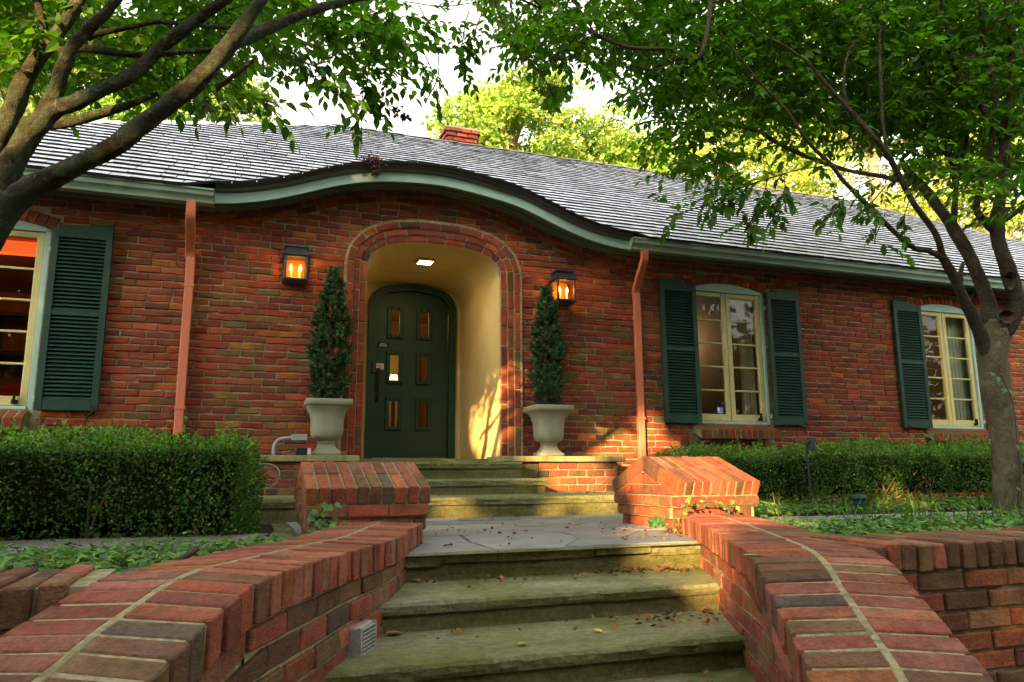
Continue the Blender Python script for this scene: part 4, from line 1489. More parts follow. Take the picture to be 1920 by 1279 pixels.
# --- upper terrace soil, notched round the stair
def sheet_beds():
    yF, yL = -5.35, -4.20
    ysl = np.linspace(yF, -3.6, 12)
    left = [(-14, yF)] + [(SWL.xs_at(y, .2), y) for y in ysl] + [(SWL.xs_at(-3.6, .2), 0.2), (-14, .2)]
    right = [(24, .2), (SWR.xs_at(-3.6, .2), .2)] + [(SWR.xs_at(y, .2), y) for y in ysl[::-1]] + [(24, yF)]
    sheet('terrace_soil', 'soil', [left, right[::-1]], .0)
sheet_beds()
mbx = MB()
mbx.add([(-300, .2, -.004), (300, .2, -.004), (300, 300, -.004), (-300, 300, -.004)], [(0, 1, 2, 3)])
tag(mbx.build('garden_ground', 'ground_earth', None), kind='structure')

# --- landing of flagstones and the two paths leading off it
landing = empty('landing', (1.5, -3.0, 0))
tag(landing, kind='structure')
lmb = MB()
ys = np.linspace(-4.30, -1.70, 14)
Pl = [(max(SWL.xs_at(max(y, -4.3), .05), -.2) if y < -3.5 else .2, y) for y in ys]
Pr = [(SWR.xs_at(y, .05) if y < -3.6 else 3.3, y) for y in ys]
lmb.add([(x, y, .008) for x, y in Pl] + [(x, y, .008) for x, y in Pr], [(i, i + 14, i + 15, i + 1) for i in range(13)])
lmb.build('joint_mortar', 'riser_stone', landing)
FLAG = [(.145, .17, .185), (.175, .195, .205), (.12, .14, .155), (.175, .175, .16), (.14, .155, .165)]
def flag_tint():
    c = rg.choice(FLAG)
    k = math.exp(rg.gauss(0, .13))
    return tuple(q * k for q in c)
def flagstones(root, xl, xr, y0, y1, nx, ny, zt, gap=.007, name='flagstone', thick=.03):
    """uneven grid of broken slabs between two side curves"""
    g = {}
    for j in range(ny + 1):
        for i in range(nx + 1):
            y = y0 + (y1 - y0) * j / ny + (rg.uniform(-.30, .30) * (y1 - y0) / ny if 0 < j < ny else 0)
            a, b = xl(y), xr(y)
            x = a + (b - a) * (i / nx) + (rg.uniform(-.33, .33) * (b - a) / nx if 0 < i < nx else 0)
            g[i, j] = np.array([x, y])
    used = set()
    for j in range(ny):
        i = 0
        while i < nx:
            w = 2 if (rg.random() < .3 and i + 1 < nx) else 1
            poly = [g[i + q, j] for q in range(w + 1)] + [g[i + q, j + 1] for q in range(w, -1, -1)]
            i += w
            c = np.mean(poly, axis=0)
            # roughen the outline and open the joint
            ring = []
            for k in range(len(poly)):
                p, q = poly[k], poly[(k + 1) % len(poly)]
                for t in (0, .33, .67):
                    r = p + (q - p) * t
                    r = r + (np.array([rg.uniform(-.008, .008), rg.uniform(-.008, .008)]))
                    d = c - r
                    r = r + d / (np.linalg.norm(d) + 1e-9) * gap
                    ring.append(r)
            dz = zt + rg.uniform(-.004, .004)
            tx, ty = rg.uniform(-.004, .004), rg.uniform(-.004, .004)
            n = len(ring)
            v = [(r[0] + (c[0] - r[0]) * .012, r[1] + (c[1] - r[1]) * .012, dz + tx * (r[0] - c[0]) + ty * (r[1] - c[1])) for r in ring]
            v += [(r[0], r[1], dz - .006) for r in ring] + [(r[0], r[1], dz - thick) for r in ring]
            f = [tuple(range(n))] + [(k, n + k, n + (k + 1) % n, (k + 1) % n) for k in range(n)] + [(n + k, 2 * n + k, 2 * n + (k + 1) % n, n + (k + 1) % n) for k in range(n)]
            one(name, 'flagstone', root, v, f, flag_tint())
flagstones(landing, lambda y: SWL.xs_at(y, .03) if y < -3.6 else .30, lambda y: SWR.xs_at(y, .03) if y < -3.6 else 3.0, -4.25, -1.80, 4, 6, .018, .006)
pathl = empty('path', (-2.5, -3.0, 0))
tag(pathl, kind='structure')
flagstones(pathl, lambda y: -6.5, lambda y: .28, -3.64, -2.96, 9, 1, .024)
pathr = empty('path', (6, -3.0, 0))
tag(pathr, kind='structure')
flagstones(pathr, lambda y: 3.3, lambda y: 11.0, -3.46, -2.88, 9, 1, .03)

# --- stone slabs with a split, rock-faced nosing
def soft(n, w):
    a = np.array([rg.uniform(-1, 1) for _ in range(n + 2 * w + 1)])
    k = np.hanning(2 * w + 1)
    return np.convolve(a, k / np.sqrt((k ** 2).sum()), 'valid')[:n]
def slab(name, mat, parent, x0, x1, yf, yb, zt, th, skew=0.0, chip=.008, seg=26, under=0.012):
    mb = MB()
    v = []
    seg = max(8, seg * 2)
    n = seg + 1
    A, B, C, D = soft(n, 4) * .55, soft(n, 3) * .6, soft(n, 2) * .7, soft(n, 5) * .4
    for i in range(n):
        x = x0 + (x1 - x0) * i / seg
        y = yf + skew * (i / seg - .5) + chip * .5 * A[i]
        v += [(x, yb, zt), (x, y + .005 + chip * .35 * abs(C[i]), zt + .0012 * C[i]), (x, y - .002 + chip * .6 * B[i], zt - th * (.28 + .08 * C[i])), (x, y + chip * (.5 + .7 * C[i]), zt - th * (.66 + .08 * B[i])), (x, y + under + chip * .6 * D[i], zt - th), (x, yb, zt - th)]
    f = []
    for i in range(seg):
        for j in range(5):
            f.append((i * 6 + j, i * 6 + j + 1, (i + 1) * 6 + j + 1, (i + 1) * 6 + j))
    f += [tuple(range(6))[::-1], tuple(seg * 6 + j for j in range(6))]
    mb.add(v, f)
    return mb.build(name, mat, parent)
# lower flight
low = empty('garden_steps', (1.2, -4.9, -.4), 'mossy stone steps in the foreground climbing between curved brick walls', 'steps')
TR = [(-4.27, 0.0, .040), (-4.755, -.106, .043), (-5.21, -.213, .047), (-5.66, -.325, .047), (-6.12, -.44, .047), (-6.6, -.56, .047), (-7.1, -.68, .047)]
for i, (yf, zt, th) in enumerate(TR):
    xl, xr = SWL.xs_at(yf, .026), SWR.xs_at(yf, .026)
    if i == 0:
        # the landing edge is made of several slabs of different length
        cuts = [xl, xl + .17, xl + .44, xl + .92, xl + 1.22, xr]
        for a, b in zip(cuts[:-1], cuts[1:]):
            o = slab('edge_stone', 'step_stone', low, a + .003, b - .003, yf + rg.uniform(-.012, .012), yf + .30, .014, rg.uniform(.04, .058), 0, .013, max(4, int((b - a) / .06)))
        xl2, xr2 = xl, xr
    else:
        yb = TR[i - 1][0] + .06
        v0, v1 = SWL.xs_at(yb, .05), SWR.xs_at(yb, .05)
        mb = MB()
        slab('tread', 'step_stone', low, xl, xr, yf, yb, zt, th, 0, .008, 34)
        # the tread widens towards the back where the walls open out
        nbk = 8
        side = MB()
        for (fx, sgn) in ((SWL, -1), (SWR, 1)):
            pts = [(fx.xs_at(yf + .02 + (yb - yf - .02) * k / nbk, .05), yf + .02 + (yb - yf - .02) * k / nbk) for k in range(nbk + 1)]
            xe = xl if sgn < 0 else xr
            vv = [(x, y, zt - .002) for x, y in pts] + [(xe - sgn * .01, y, zt - .002) for x, y in pts]
            side = MB()
            side.add(vv, [(k, k + 1, nbk + 2 + k, nbk + 1 + k) if sgn > 0 else (k, nbk + 1 + k, nbk + 2 + k, k + 1) for k in range(nbk)])
            side.build('tread_end', 'step_stone', low)
    # riser
    zb = TR[i + 1][1] if i + 1 < len(TR) else zt - .12
    ry = yf + .028
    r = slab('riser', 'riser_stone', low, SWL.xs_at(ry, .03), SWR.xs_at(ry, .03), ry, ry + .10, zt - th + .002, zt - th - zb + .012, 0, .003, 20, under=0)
# upper flight to the porch
up = empty('porch_steps', (1.7, -1.2, .2), 'three low mossy stone steps below the front door', 'steps')
def pstep(x0, x1, yf, yb, zt, th, zb, n=2):
    cuts = np.linspace(x0, x1, n + 1)
    for k in range(1, n):
        cuts[k] += rg.uniform(-.2, .2)
    for a, b in zip(cuts[:-1], cuts[1:]):
        slab('tread', 'step_stone', up, a + .002, b - .002, yf + rg.uniform(-.008, .008), yb, zt + rg.uniform(-.002, .002), th, 0, .012, max(6, int((b - a) / .07)))
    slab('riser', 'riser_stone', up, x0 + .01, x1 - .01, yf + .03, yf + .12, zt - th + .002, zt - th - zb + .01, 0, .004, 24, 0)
pstep(1.05, 2.53, -.75, .0, .462, .058, .30, 4)
MB().box(2.45, 2.805, -.47, -.02, .17, .462, ch=.004).build('cheek_stone', 'riser_stone', up)
pstep(.98, 2.62, -1.15, -.6, .306, .060, .17, 2)
pstep(.02, 3.35, -1.82, -.4, .172, .058, .0, 2)

# --- porch ledges: brick with a stone cap
def ledge(x0, x1, sx0, sx1, lab):
    root = empty('porch_ledge', ((x0 + x1) / 2, -.25, .17), lab, 'wall')
    MB().box(x0 + .012, x1 - .012, -.488, .0, .05, .466).build('mortar_core', 'garden_mortar', root)
    for q in range(6):
        zb = .463 - .0765 * (q + 1) + .012
        x = x0 - .1 * (q % 2)
        while x < x1:
            a, b = max(x + .007, x0 + .003), min(x + .203, x1 - .003)
            if b - a > .04:
                one('brick', 'garden_brick', root, *cham(ident, a, b, -.5 + rg.gauss(0, .002), -.44, zb, zb + .0625, .005, .0025, rg), col=garden_tint((4, 1, 2, 1, .4, 4)))
            x += .21
        for xf, sg in ((x0, 1), (x1, -1)):
            y = -.5 + .1 * (q % 2)
            while y < 0:
                a, b = max(y + .007, -.435), min(y + .203, -.005)
                if b - a > .04:
                    xa, xb = (xf, xf + .06) if sg > 0 else (xf - .06, xf)
                    one('brick', 'garden_brick', root, *cham(ident, xa, xb, a, b, zb, zb + .0625, .005, .0025, rg), col=garden_tint((4, 1, 3, 1, .8, 1)))
                y += .21
    MB().box(sx0, sx1, -.545, .0, .468, .524, ch=.006).build('cap_slab', 'ledge_stone', root)
    return root
ledge(.185, .93, .105, 1.0, 'brick porch ledge with stone cap under the left urn')
ledge(2.80, 3.69, 2.40, 3.76, 'brick porch ledge with stone cap under the right urn')

# --- gabled piers at the head of the stair
def pier(x0, yF, zeave, zridge, pitch, lab):
    """x0 left end of the cap, yF front eave"""
    n = 10
    x1 = x0 + n * pitch
    depth = .86
    yR = yF + depth / 2
    root = empty('brick_pier', ((x0 + x1) / 2, yR, 0), lab, 'pier')
    slope = math.atan2(zridge - zeave, depth / 2)
    c, s = math.cos(slope), math.sin(slope)
    half = math.hypot(depth / 2, zridge - zeave)
    for side in (1, -1):
        def mp(a, b, q, side=side):
            # b runs from the eave up to the ridge, q = height off the slope
            return (a, yR - side * (half - b) * c - side * q * s, zridge - (half - b) * s + q * c)
        for i in range(n):
            for (b0, b1) in ((0, half * .51 - .004), (half * .51 + .004, half - .004)):
                g = .0055
                one('cap_brick', 'garden_brick', root, *cham(mp, x0 + i * pitch + g, x0 + (i + 1) * pitch - g, b0, b1 + (0.0 if b1 < half - .01 else .0), -.088 + rg.gauss(0, .001), rg.gauss(0, .0018), .004, .0018, rg), col=garden_tint((3.5, 3, 2, 1.5, .3, 2.2)))
    mb = MB()
    for xx in (x0 + .006,):
        pass
    e = .013
    tri = [(yF + .036, zeave - .082), (yF + .010, zeave - .006), (yR, zridge - .006), (yF + depth - .010, zeave - .006), (yF + depth - .036, zeave - .082)]
    m = len(tri)
    v = [(x0 + e, y, z) for y, z in tri] + [(x1 - e, y, z) for y, z in tri]
    mb.add(v, [tuple(range(m)), tuple(range(m, 2 * m))[::-1]] + [(i, m + i, m + (i + 1) % m, (i + 1) % m) for i in range(m)])
    zc = zeave - .092
    mb.box(x0 + .012, x1 - .012, yF + .036, yF + depth - .036, zc - .060, zc + .05)
    mb.box(x0 + .030, x1 - .030, yF + .052, yF + depth - .052, zc - .128, zc - .058)
    mb.box(x0 + .056, x1 - .056, yF + .076, yF + depth - .076, -.02, zc - .126)
    mb.build('mortar_core', 'garden_mortar', root)
    # infill of the gable ends under the raking bricks
    low_z, per = zc + .012, .058
    for xe, sg in ((x0, 1), (x1, -1)):
        for q in range(3):
            z0, z1 = low_z + q * .066, low_z + q * .066 + per
            def hw(z):
                return max(0, (zridge - .092 / c - z) / math.tan(slope)) + .010
            if hw(z0) < .02:
                continue
            nb = max(1, int(round(hw(z0) * 2 / .2)))
            for k in range(nb):
                u0, u1 = -1 + 2 * k / nb, -1 + 2 * (k + 1) / nb
                def gm(a, b, z, hw=hw):
                    return (a, yR + b * hw(z), z)
                gp = .006 / max(.05, hw(z0))
                xa, xb = (xe + .002, xe + .06) if sg > 0 else (xe - .06, xe - .002)
                one('brick', 'garden_brick', root, *cham(gm, xa, xb, u0 + gp, u1 - gp, z0, min(z1, zridge - .093 / c - .01), .004, .0015, rg), col=garden_tint((4, 1, .6, .6, .1, 4)))
    # courses below, stepping in
    ztop_, q = zc, 0
    for q in range(4):
        ins = [.004, .022, .045, .05][q]
        z1 = zc - q * .0685 + .004
        z0 = z1 - .059
        xa, xb, ya, yb = x0 + ins, x1 - ins, yF + .02 + ins, yF + depth - .02 - ins
        if z1 < .0:
            continue
        for (ax, n0, n1, fix) in (('x', xa, xb, ya), ('x', xa, xb, yb), ('y', ya, yb, xa), ('y', ya, yb, xb)):
            t = n0 - (.1 if q % 2 else 0)
            while t < n1:
                a, b = max(t + .004, n0), min(t + .203, n1)
                if b - a > .04:
                    if ax == 'x':
                        yy = (fix, fix + .07) if fix == ya else (fix - .07, fix)
                        one('brick', 'garden_brick', root, *cham(ident, a, b, yy[0], yy[1], z0, z1, .005, .002, rg), col=garden_tint((4, 1, 2, 1.5, .3, 3)))
                    elif a > ya + .065 or b < yb:
                        a2, b2 = max(a, ya + .075), min(b, yb - .075)
                        if b2 - a2 > .03:
                            xx = (fix, fix + .07) if fix == xa else (fix - .07, fix)
                            one('brick', 'garden_brick', root, *cham(ident, xx[0], xx[1], a2, b2, z0, z1, .005, .002, rg), col=garden_tint((4, 1, 1.5, 1.2, .2, 3)))
                t += .207
    return root
pier(.284, -3.74, .292, .425, .0637, 'gabled brick pier left of the landing')
pier(2.405, -3.70, .304, .462, .0592, 'gabled brick pier right of the landing, partly sunlit')

# --- retaining walls that hold the beds
def retaining(x0, x1, lab, ztop=.115, wleft=True):
    yF = -5.555
    root = empty('retaining_wall', ((x0 + x1) / 2, yF, -.5), lab, 'wall')
    MB().box(x0, x1, yF + .02, yF + .36, -1.0, ztop - .012).build('mortar_core', 'garden_mortar', root)
    pitch = .0675
    n = int((x1 - x0) / pitch)
    for i in range(n):
        a = x0 + i * pitch
        jz = rg.gauss(0, .003)
        for (ya, yb) in ((yF - .003 + rg.uniform(-.004, .004), yF + .185), (yF + .195, yF + .375)):
            one('cap_brick', 'garden_brick', root, *cham(ident, a + .005, a + pitch - .005, ya, yb, ztop - .094 + jz, ztop + jz - .002 + rg.gauss(0, .0015), .006, .003, rg), col=garden_tint((1.2, .4, 5, 3, 1.6, 1.0)))
    for q in range(7):
        zb = ztop - .103 - .0685 * (q + 1) + .010
        x = x0 - .1 * (q % 2)
        while x < x1:
            a, b = max(x + .006, x0), min(x + .2, x1)
            if b - a > .04:
                one('brick', 'garden_brick', root, *cham(ident, a, b, yF + .005 + rg.gauss(0, .002), yF + .07, zb, zb + .058, .005, .0025, rg), col=tuple(1.15 * q for q in garden_tint((4, .8, 1.5, 1.5, .2, 5))))
            x += .206
    return root
retaining(-3.4, SWL.xs_at(-5.5, .40), 'low retaining wall with upright cap bricks left of the steps', .118)
retaining(SWR.xs_at(-5.45, .36), 5.6, 'brick retaining wall with upright cap bricks right of the steps', .118)
# ribbed metal step light set in the left stair wall
p = atD(684, 1190, 2.62)
sv = min(np.linspace(.3, SWL.tot, 400), key=lambda s: (lambda q: (q[0] - 678) ** 2)(proj(SWL.pt(s, .0, -.3))))
zc_ = None
best = min(np.linspace(-.9, -.1, 200), key=lambda d: abs(proj(SWL.pt(sv, .0, d))[1] - 1198))
vt = empty('step_light', SWL.pt(sv, .0, best), 'ribbed grey metal step light on the left stair wall', 'light')
mpv = lambda a, b, c: SWL.pt(sv + a, b, best + c)
one('housing', 'vent_metal', vt, *cham(mpv, -.075, .075, -.012, .03, -.05, .05, .005))
for k in range(7):
    zz = -.040 + k * .0125
    one('louver', 'vent_metal', vt, *cham(lambda a, b, c: SWL.pt(sv + a, b - c * .6, best + zz + c), -.062, .062, -.024, -.010, 0, .008, .002))
for a in (-.075, .066):
    one('rim', 'vent_metal', vt, *cham(mpv, a, a + .009, -.026, -.008, -.05, .05, .002))
# ================================================================== things on the porch and in the beds
# --- wall lanterns
def lantern(px, py, lab):
    p = atY(px, py, -.11)          # centre of the glass box
    x, z = float(p[0]), float(p[2])
    y0, y1 = -.225, -.025
    w, h = .112, .125
    root = empty('wall_lantern', (x, 0, z - h - .05), lab, 'lantern', 'lanterns beside the entrance')
    ca = MB()
    def frus(mb, wa, za, wb, zb, ya0, ya1, yb0, yb1):
        v = [(x - wa, ya0, za), (x + wa, ya0, za), (x + wa, ya1, za), (x - wa, ya1, za), (x - wb, yb0, zb), (x + wb, yb0, zb), (x + wb, yb1, zb), (x - wb, yb1, zb)]
        mb.add(v, [(0, 3, 2, 1), (4, 5, 6, 7), (0, 1, 5, 4), (1, 2, 6, 5), (2, 3, 7, 6), (3, 0, 4, 7)])
    frus(ca, w + .022, z + h, w - .016, z + h + .068, y0 - .02, y1, y0 + .03, y1)
    frus(ca, w - .016, z + h + .066, w - .016, z + h + .085, y0 + .03, y1, y0 + .03, y1)
    frus(ca, w + .0, z + h + .085, w + .0, z + h + .102, y0 + .012, y1, y0 + .012, y1)
    ca.build('cap', 'lantern_metal', root)
    fr = MB()
    t = .011
    for xx in (x - w, x + w - t * 2):
        for yy in (y0, y1 - t * 2):
            fr.box(xx, xx + t * 2, yy, yy + t * 2, z - h, z + h, ch=.003)
    for zz in (z - h, z + h - .018):
        fr.box(x - w + 2 * t, x + w - 2 * t, y0, y0 + .014, zz, zz + .018, ch=.003)
        for xx in (x - w, x + w - .014):
            fr.box(xx, xx + .014, y0 + 2 * t, y1 - 2 * t, zz, zz + .018, ch=.003)
    for xx in (x - w - .004, x + w + .004):
        fr.add(*cham(ident, xx - .008, xx + .008, y0 - .012, y0 + .006, z + h - .005, z + h + .022, .004))
    fr.build('frame', 'lantern_metal', root)
    b = MB()
    frus(b, w - .012, z - h - .022, w + .006, z - h - .004, y0 + .012, y1, y0 - .006, y1)
    b.build('base', 'lantern_metal', root)
    MB().box(x - w + .01, x + w - .01, y1 - .006, y1 + .03, z - h, z + h, ch=.003).build('back_plate', 'brass', root)
    MB().box(x - w + 2 * t, x + w - 2 * t, y0 + .004, y0 + .007, z - h + .016, z + h - .018).build('pane', 'lantern_glass', root)
    for sx in (-1, 1):
        MB().box(x + sx * (w - .006) - .0015, x + sx * (w - .006) + .0015, y0 + .024, y1 - .024, z - h + .016, z + h - .018).build('pane', 'lantern_glass', root)
    for sx in (-.045, .045):
        cd = MB()
        tube(cd, [(x + sx, -.125, z - h + .005), (x + sx, -.125, z - .015)], .013, 10)
        cn = cd.build('candle', 'candle_sleeve', root)
        fl = MB()
        pr = [(0, .004), (.012, .013), (.026, .015), (.042, .010), (.058, .004), (.068, .001)]
        tube(fl, [(x + sx, -.125, z - .015 + a) for a, _ in pr], [r for _, r in pr], 10)
        fl.build('flame_bulb', 'candle_flame', cn, smooth=True)
    glow('lantern_glow', (x, -.16, z + .02), .9, (1.0, .48, .14), .03, root)
lantern(554, 506, 'lit black wall lantern with two candle bulbs left of the entrance')
lantern(1055, 547, 'lit black wall lantern with two candle bulbs right of the entrance')

# --- urns and conical evergreens
def superel(r, n, k, N, flute=0.0, fl=0):
    t = 2 * math.pi * k / N
    c, s = math.cos(t), math.sin(t)
    q = (abs(c) ** n + abs(s) ** n) ** (-1 / n)
    q *= r * (1 + flute * math.cos(fl * t))
    return q * c, q * s
def urn(cx, cy, z0, lab):
    root = empty('planter_urn', (cx, cy, z0), lab, 'planter', 'urns on the porch ledges')
    N = 64
    def lathe(name, prof, close=True):
        mb = MB()
        v = []
        for (z, r, n, fl) in prof:
            for k in range(N):
                a, b = superel(r, n, k + .5, N, fl * .45, 16)
                v.append((cx + a, cy + b, z0 + z))
        f = [(i * N + k, i * N + (k + 1) % N, (i + 1) * N + (k + 1) % N, (i + 1) * N + k) for i in range(len(prof) - 1) for k in range(N)]
        mb.add(v, f)
        return mb.build(name, 'urn_resin', root, smooth=True)
    lathe('pedestal', [(0, .001, 10, 0), (0, .132, 10, 0), (.028, .134, 10, 0), (.032, .128, 9, 0), (.05, .112, 6, 0), (.075, .093, 4, 0), (.10, .082, 3, 0), (.118, .080, 2.6, 0), (.122, .088, 2.4, 0), (.134, .089, 2.4, 0), (.138, .08, 2.4, 0)])
    lathe('bowl', [(.136, .078, 2.4, 0), (.145, .098, 2.5, .01), (.165, .128, 2.6, .014), (.195, .146, 2.8, .016), (.24, .150, 3, .016), (.30, .150, 3.2, .014), (.36, .154, 3.5, .012), (.41, .166, 4, .010), (.445, .184, 5, .006), (.47, .203, 7, 0), (.474, .20, 7, 0), (.47, .15, 6, 0)])
    lathe('rim', [(.468, .15, 12, 0), (.468, .210, 14, 0), (.472, .2145, 14, 0), (.522, .2150, 14, 0), (.527, .211, 14, 0), (.527, .185, 14, 0), (.48, .18, 14, 0)])
    mb = MB()
    mb.box(cx - .18, cx + .18, cy - .18, cy + .18, z0 + .47, z0 + .495)
    mb.build('potting_soil', 'soil', root)
    return root
UL, UR = atY(611, 853, -.27), atY(1029, 855, -.27)
urn(UL[0], -.27, .525, 'pale fluted urn on the left porch ledge')
urn(UR[0], -.27, .525, 'pale fluted urn on the right porch ledge')
def conifer(cx, cy, z0, H, W, lab, seed, lean=0.0):
    rs = np.random.RandomState(seed)
    root = empty('conical_shrub', (cx, cy, z0), lab, 'shrub', 'conical evergreens in the urns')
    tk = MB()
    tube(tk, [(cx, cy, z0 - .02), (cx + lean * .5, cy, z0 + H * .5), (cx + lean, cy, z0 + H * .95)], [.02, .014, .004], 7)
    tk.build('trunk', 'twig_bark', root)
    def rad(t):
        # narrow foot, belly at a third, thin tip
        return W * np.interp(t, [0, .08, .22, .42, .6, .75, .88, 1], [.52, .70, .95, 1.0, .80, .52, .30, .04])
    NT = 620
    t = rs.beta(1.05, 1.25, NT)
    az = rs.uniform(0, 2 * np.pi, NT)
    lump = 1 + .22 * np.sin(az * 3 + t * 17 + seed) + .20 * np.sin(az * 2 - t * 29 + 1 + seed) + rs.normal(0, .12, NT)
    rr = rad(t) * lump * rs.uniform(.55, 1.0, NT) ** .5
    ctr = np.stack([cx + lean * t + rr * np.cos(az), cy + rr * np.sin(az), z0 + t * H], 1)
    out = np.stack([np.cos(az), np.sin(az), np.full(NT, 1.15)], 1)
    P, D, Nn, S, C = [], [], [], [], []
    m = 26
    for i in range(NT):
        d = unit(out[i] + rs.normal(0, .22, 3))
        a = rs.uniform(0, 1, m)
        L = rs.uniform(.05, .10)
        base = ctr[i] + d * (a * L)[:, None]
        q = unit(d[None, :] * .7 + rs.normal(0, .55, (m, 3)))
        P.append(base)
        D.append(q)
        Nn.append(rs.normal(0, 1, (m, 3)))
        S.append(rs.uniform(.022, .048, m))
        c = np.array([.034, .070, .030]) * np.exp(rs.normal(0, .35)) * np.where(a[:, None] > .6, 1.5, .9)
        c = c * (1 + rs.normal(0, .1, (m, 3)))
        C.append(c)
    cloud('foliage', 'leaf_conifer', root, np.concatenate(P), np.concatenate(D), np.concatenate(Nn), np.concatenate(S), [(-.14, 0, 0), (.14, 0, 0), (.10, .6, 0), (0, 1, 0), (-.10, .6, 0)], [(0, 1, 2, 3, 4)], np.clip(np.concatenate(C), .004, 1))
zt_ = .525 + .49
hl_ = float(atY(613, 510, -.27)[2]) - zt_
conifer(UL[0], -.27, zt_, hl_, .145, 'dark conical evergreen in the left urn', 5, .012)
hl_ = float(atY(1025, 545, -.27)[2]) - zt_
conifer(UR[0], -.27, zt_, hl_, .132, 'dark conical evergreen in the right urn', 8, -.01)

# --- electrical bits on the left ledge
cd = empty('conduit', (.5, -.3, .53), 'grey bent conduit ending in a box on the left porch ledge', 'conduit')
A = [atY(x, y, -.40) for x, y in ((513, 852), (513.5, 838), (519, 828), (530, 822.5), (548, 820.5))]
for q in A: q[1] = -.40
A[0][2] = .53
mb = MB()
tube(mb, catmull(A, 8), .017, 10)
mb.build('pipe', 'conduit_grey', cd, smooth=True)
e = A[-1]
MB().box(e[0] - .01, e[0] + .13, -.445, -.355, e[2] - .028, e[2] + .03, ch=.004).build('junction_box', 'conduit_grey', cd)
q = atY(566, 852, -.42)
tf = empty('transformer', (q[0], -.40, .525), 'small black transformer on the porch ledge beside the left urn', 'transformer')
MB().box(q[0] - .06, q[0] + .045, -.46, -.35, .526, .600, ch=.008).build('case', 'black_plastic', tf)
MB().box(q[0] + .047, q[0] + .075, -.46, -.458, .535, .59).build('sticker', 'white_label', tf)
mb = MB()
tube(mb, catmull([(q[0] - .19, -.45, .532), (q[0] - .13, -.47, .55), (q[0] - .06, -.47, .56), (q[0] - .05, -.44, .55)], 6), .007, 6)
mb.build('lead', 'black_plastic', tf)
q2 = atY(1063, 852, -.22)
tf2 = empty('transformer', (q2[0], -.2, .525), 'small dark box with leads behind the right urn', 'transformer')
MB().box(q2[0] - .04, q2[0] + .05, -.25, -.15, .526, .60, ch=.008).build('case', 'path_light_paint', tf2)
mb = MB()
tube(mb, catmull([(q2[0] + .05, -.24, .57), (q2[0] + .10, -.26, .565), (q2[0] + .15, -.27, .53)], 6), .006, 6)
mb.build('lead', 'black_plastic', tf2)
mb = MB()
cc = atY(505, 913, -.75)
cz = .18
P = []
for i in range(70):
    t = i / 69 * 2 * math.pi * 1.9
    r = .10 + .035 * math.sin(t * .5) + .01 * i / 69
    P.append((cc[0] - .04 + r * math.cos(t) * 1.15 + .02 * math.sin(t * .7), -.72 + .12 * math.sin(t * .5), cz + .16 + r * math.sin(t) * .85))
tube(mb, P, .0055, 6)
tag(mb.build('cable_coil', 'cable_grey', None), 'loose coil of grey cable on the step beside the left hedge', 'cable')

# --- path light and bollard in the right bed
b = atY(1521, 952, -2.62)
b[2] = .0
pl = empty('path_light', b, 'slim black path light with a bell shade in the right bed', 'path light')
tz = float(atY(1521, 832, b[1])[2])
mb = MB()
tube(mb, catmull([(b[0], b[1], 0), (b[0], b[1], tz * .6), (b[0], b[1], tz - .02), (b[0] + .012, b[1], tz + .012), (b[0] + .04, b[1], tz + .02)], 8), .0065, 8)
mb.build('stem', 'path_light_paint', pl)
mb = MB()
hx_ = b[0] + .052
pr = [(-.055, .062), (-.052, .058), (-.02, .036), (-.008, .028), (0, .028), (.018, .027), (.030, .020), (.037, .008), (.038, .001)]
tube(mb, [(hx_, b[1], tz + .005 + a) for a, _ in pr], [r for _, r in pr], 20)
mb.build('shade', 'path_light_paint', pl, smooth=True)
b = atY(1613, 962, -2.60)
b[2] = .0
bo = empty('bollard_light', b, 'short dark green domed bollard in the right bed', 'bollard')
bz = float(atY(1613, 930, b[1])[2])
mb = MB()
hh = bz - .0
tube(mb, [(b[0], b[1], -.02), (b[0], b[1], hh * .55), (b[0], b[1], hh * .56), (b[0], b[1], hh * .62), (b[0], b[1], hh * .63), (b[0], b[1], hh - .03)], [.044, .044, .048, .048, .044, .044], 18)
mb.build('post', 'bollard_paint', bo)
mb = MB()
tube(mb, [(b[0], b[1], hh - .03), (b[0], b[1], hh - .015), (b[0], b[1], hh), (b[0], b[1], hh + .012), (b[0], b[1], hh + .016)], [.056, .060, .052, .03, .002], 18)
mb.build('dome', 'bollard_paint', bo, smooth=True)

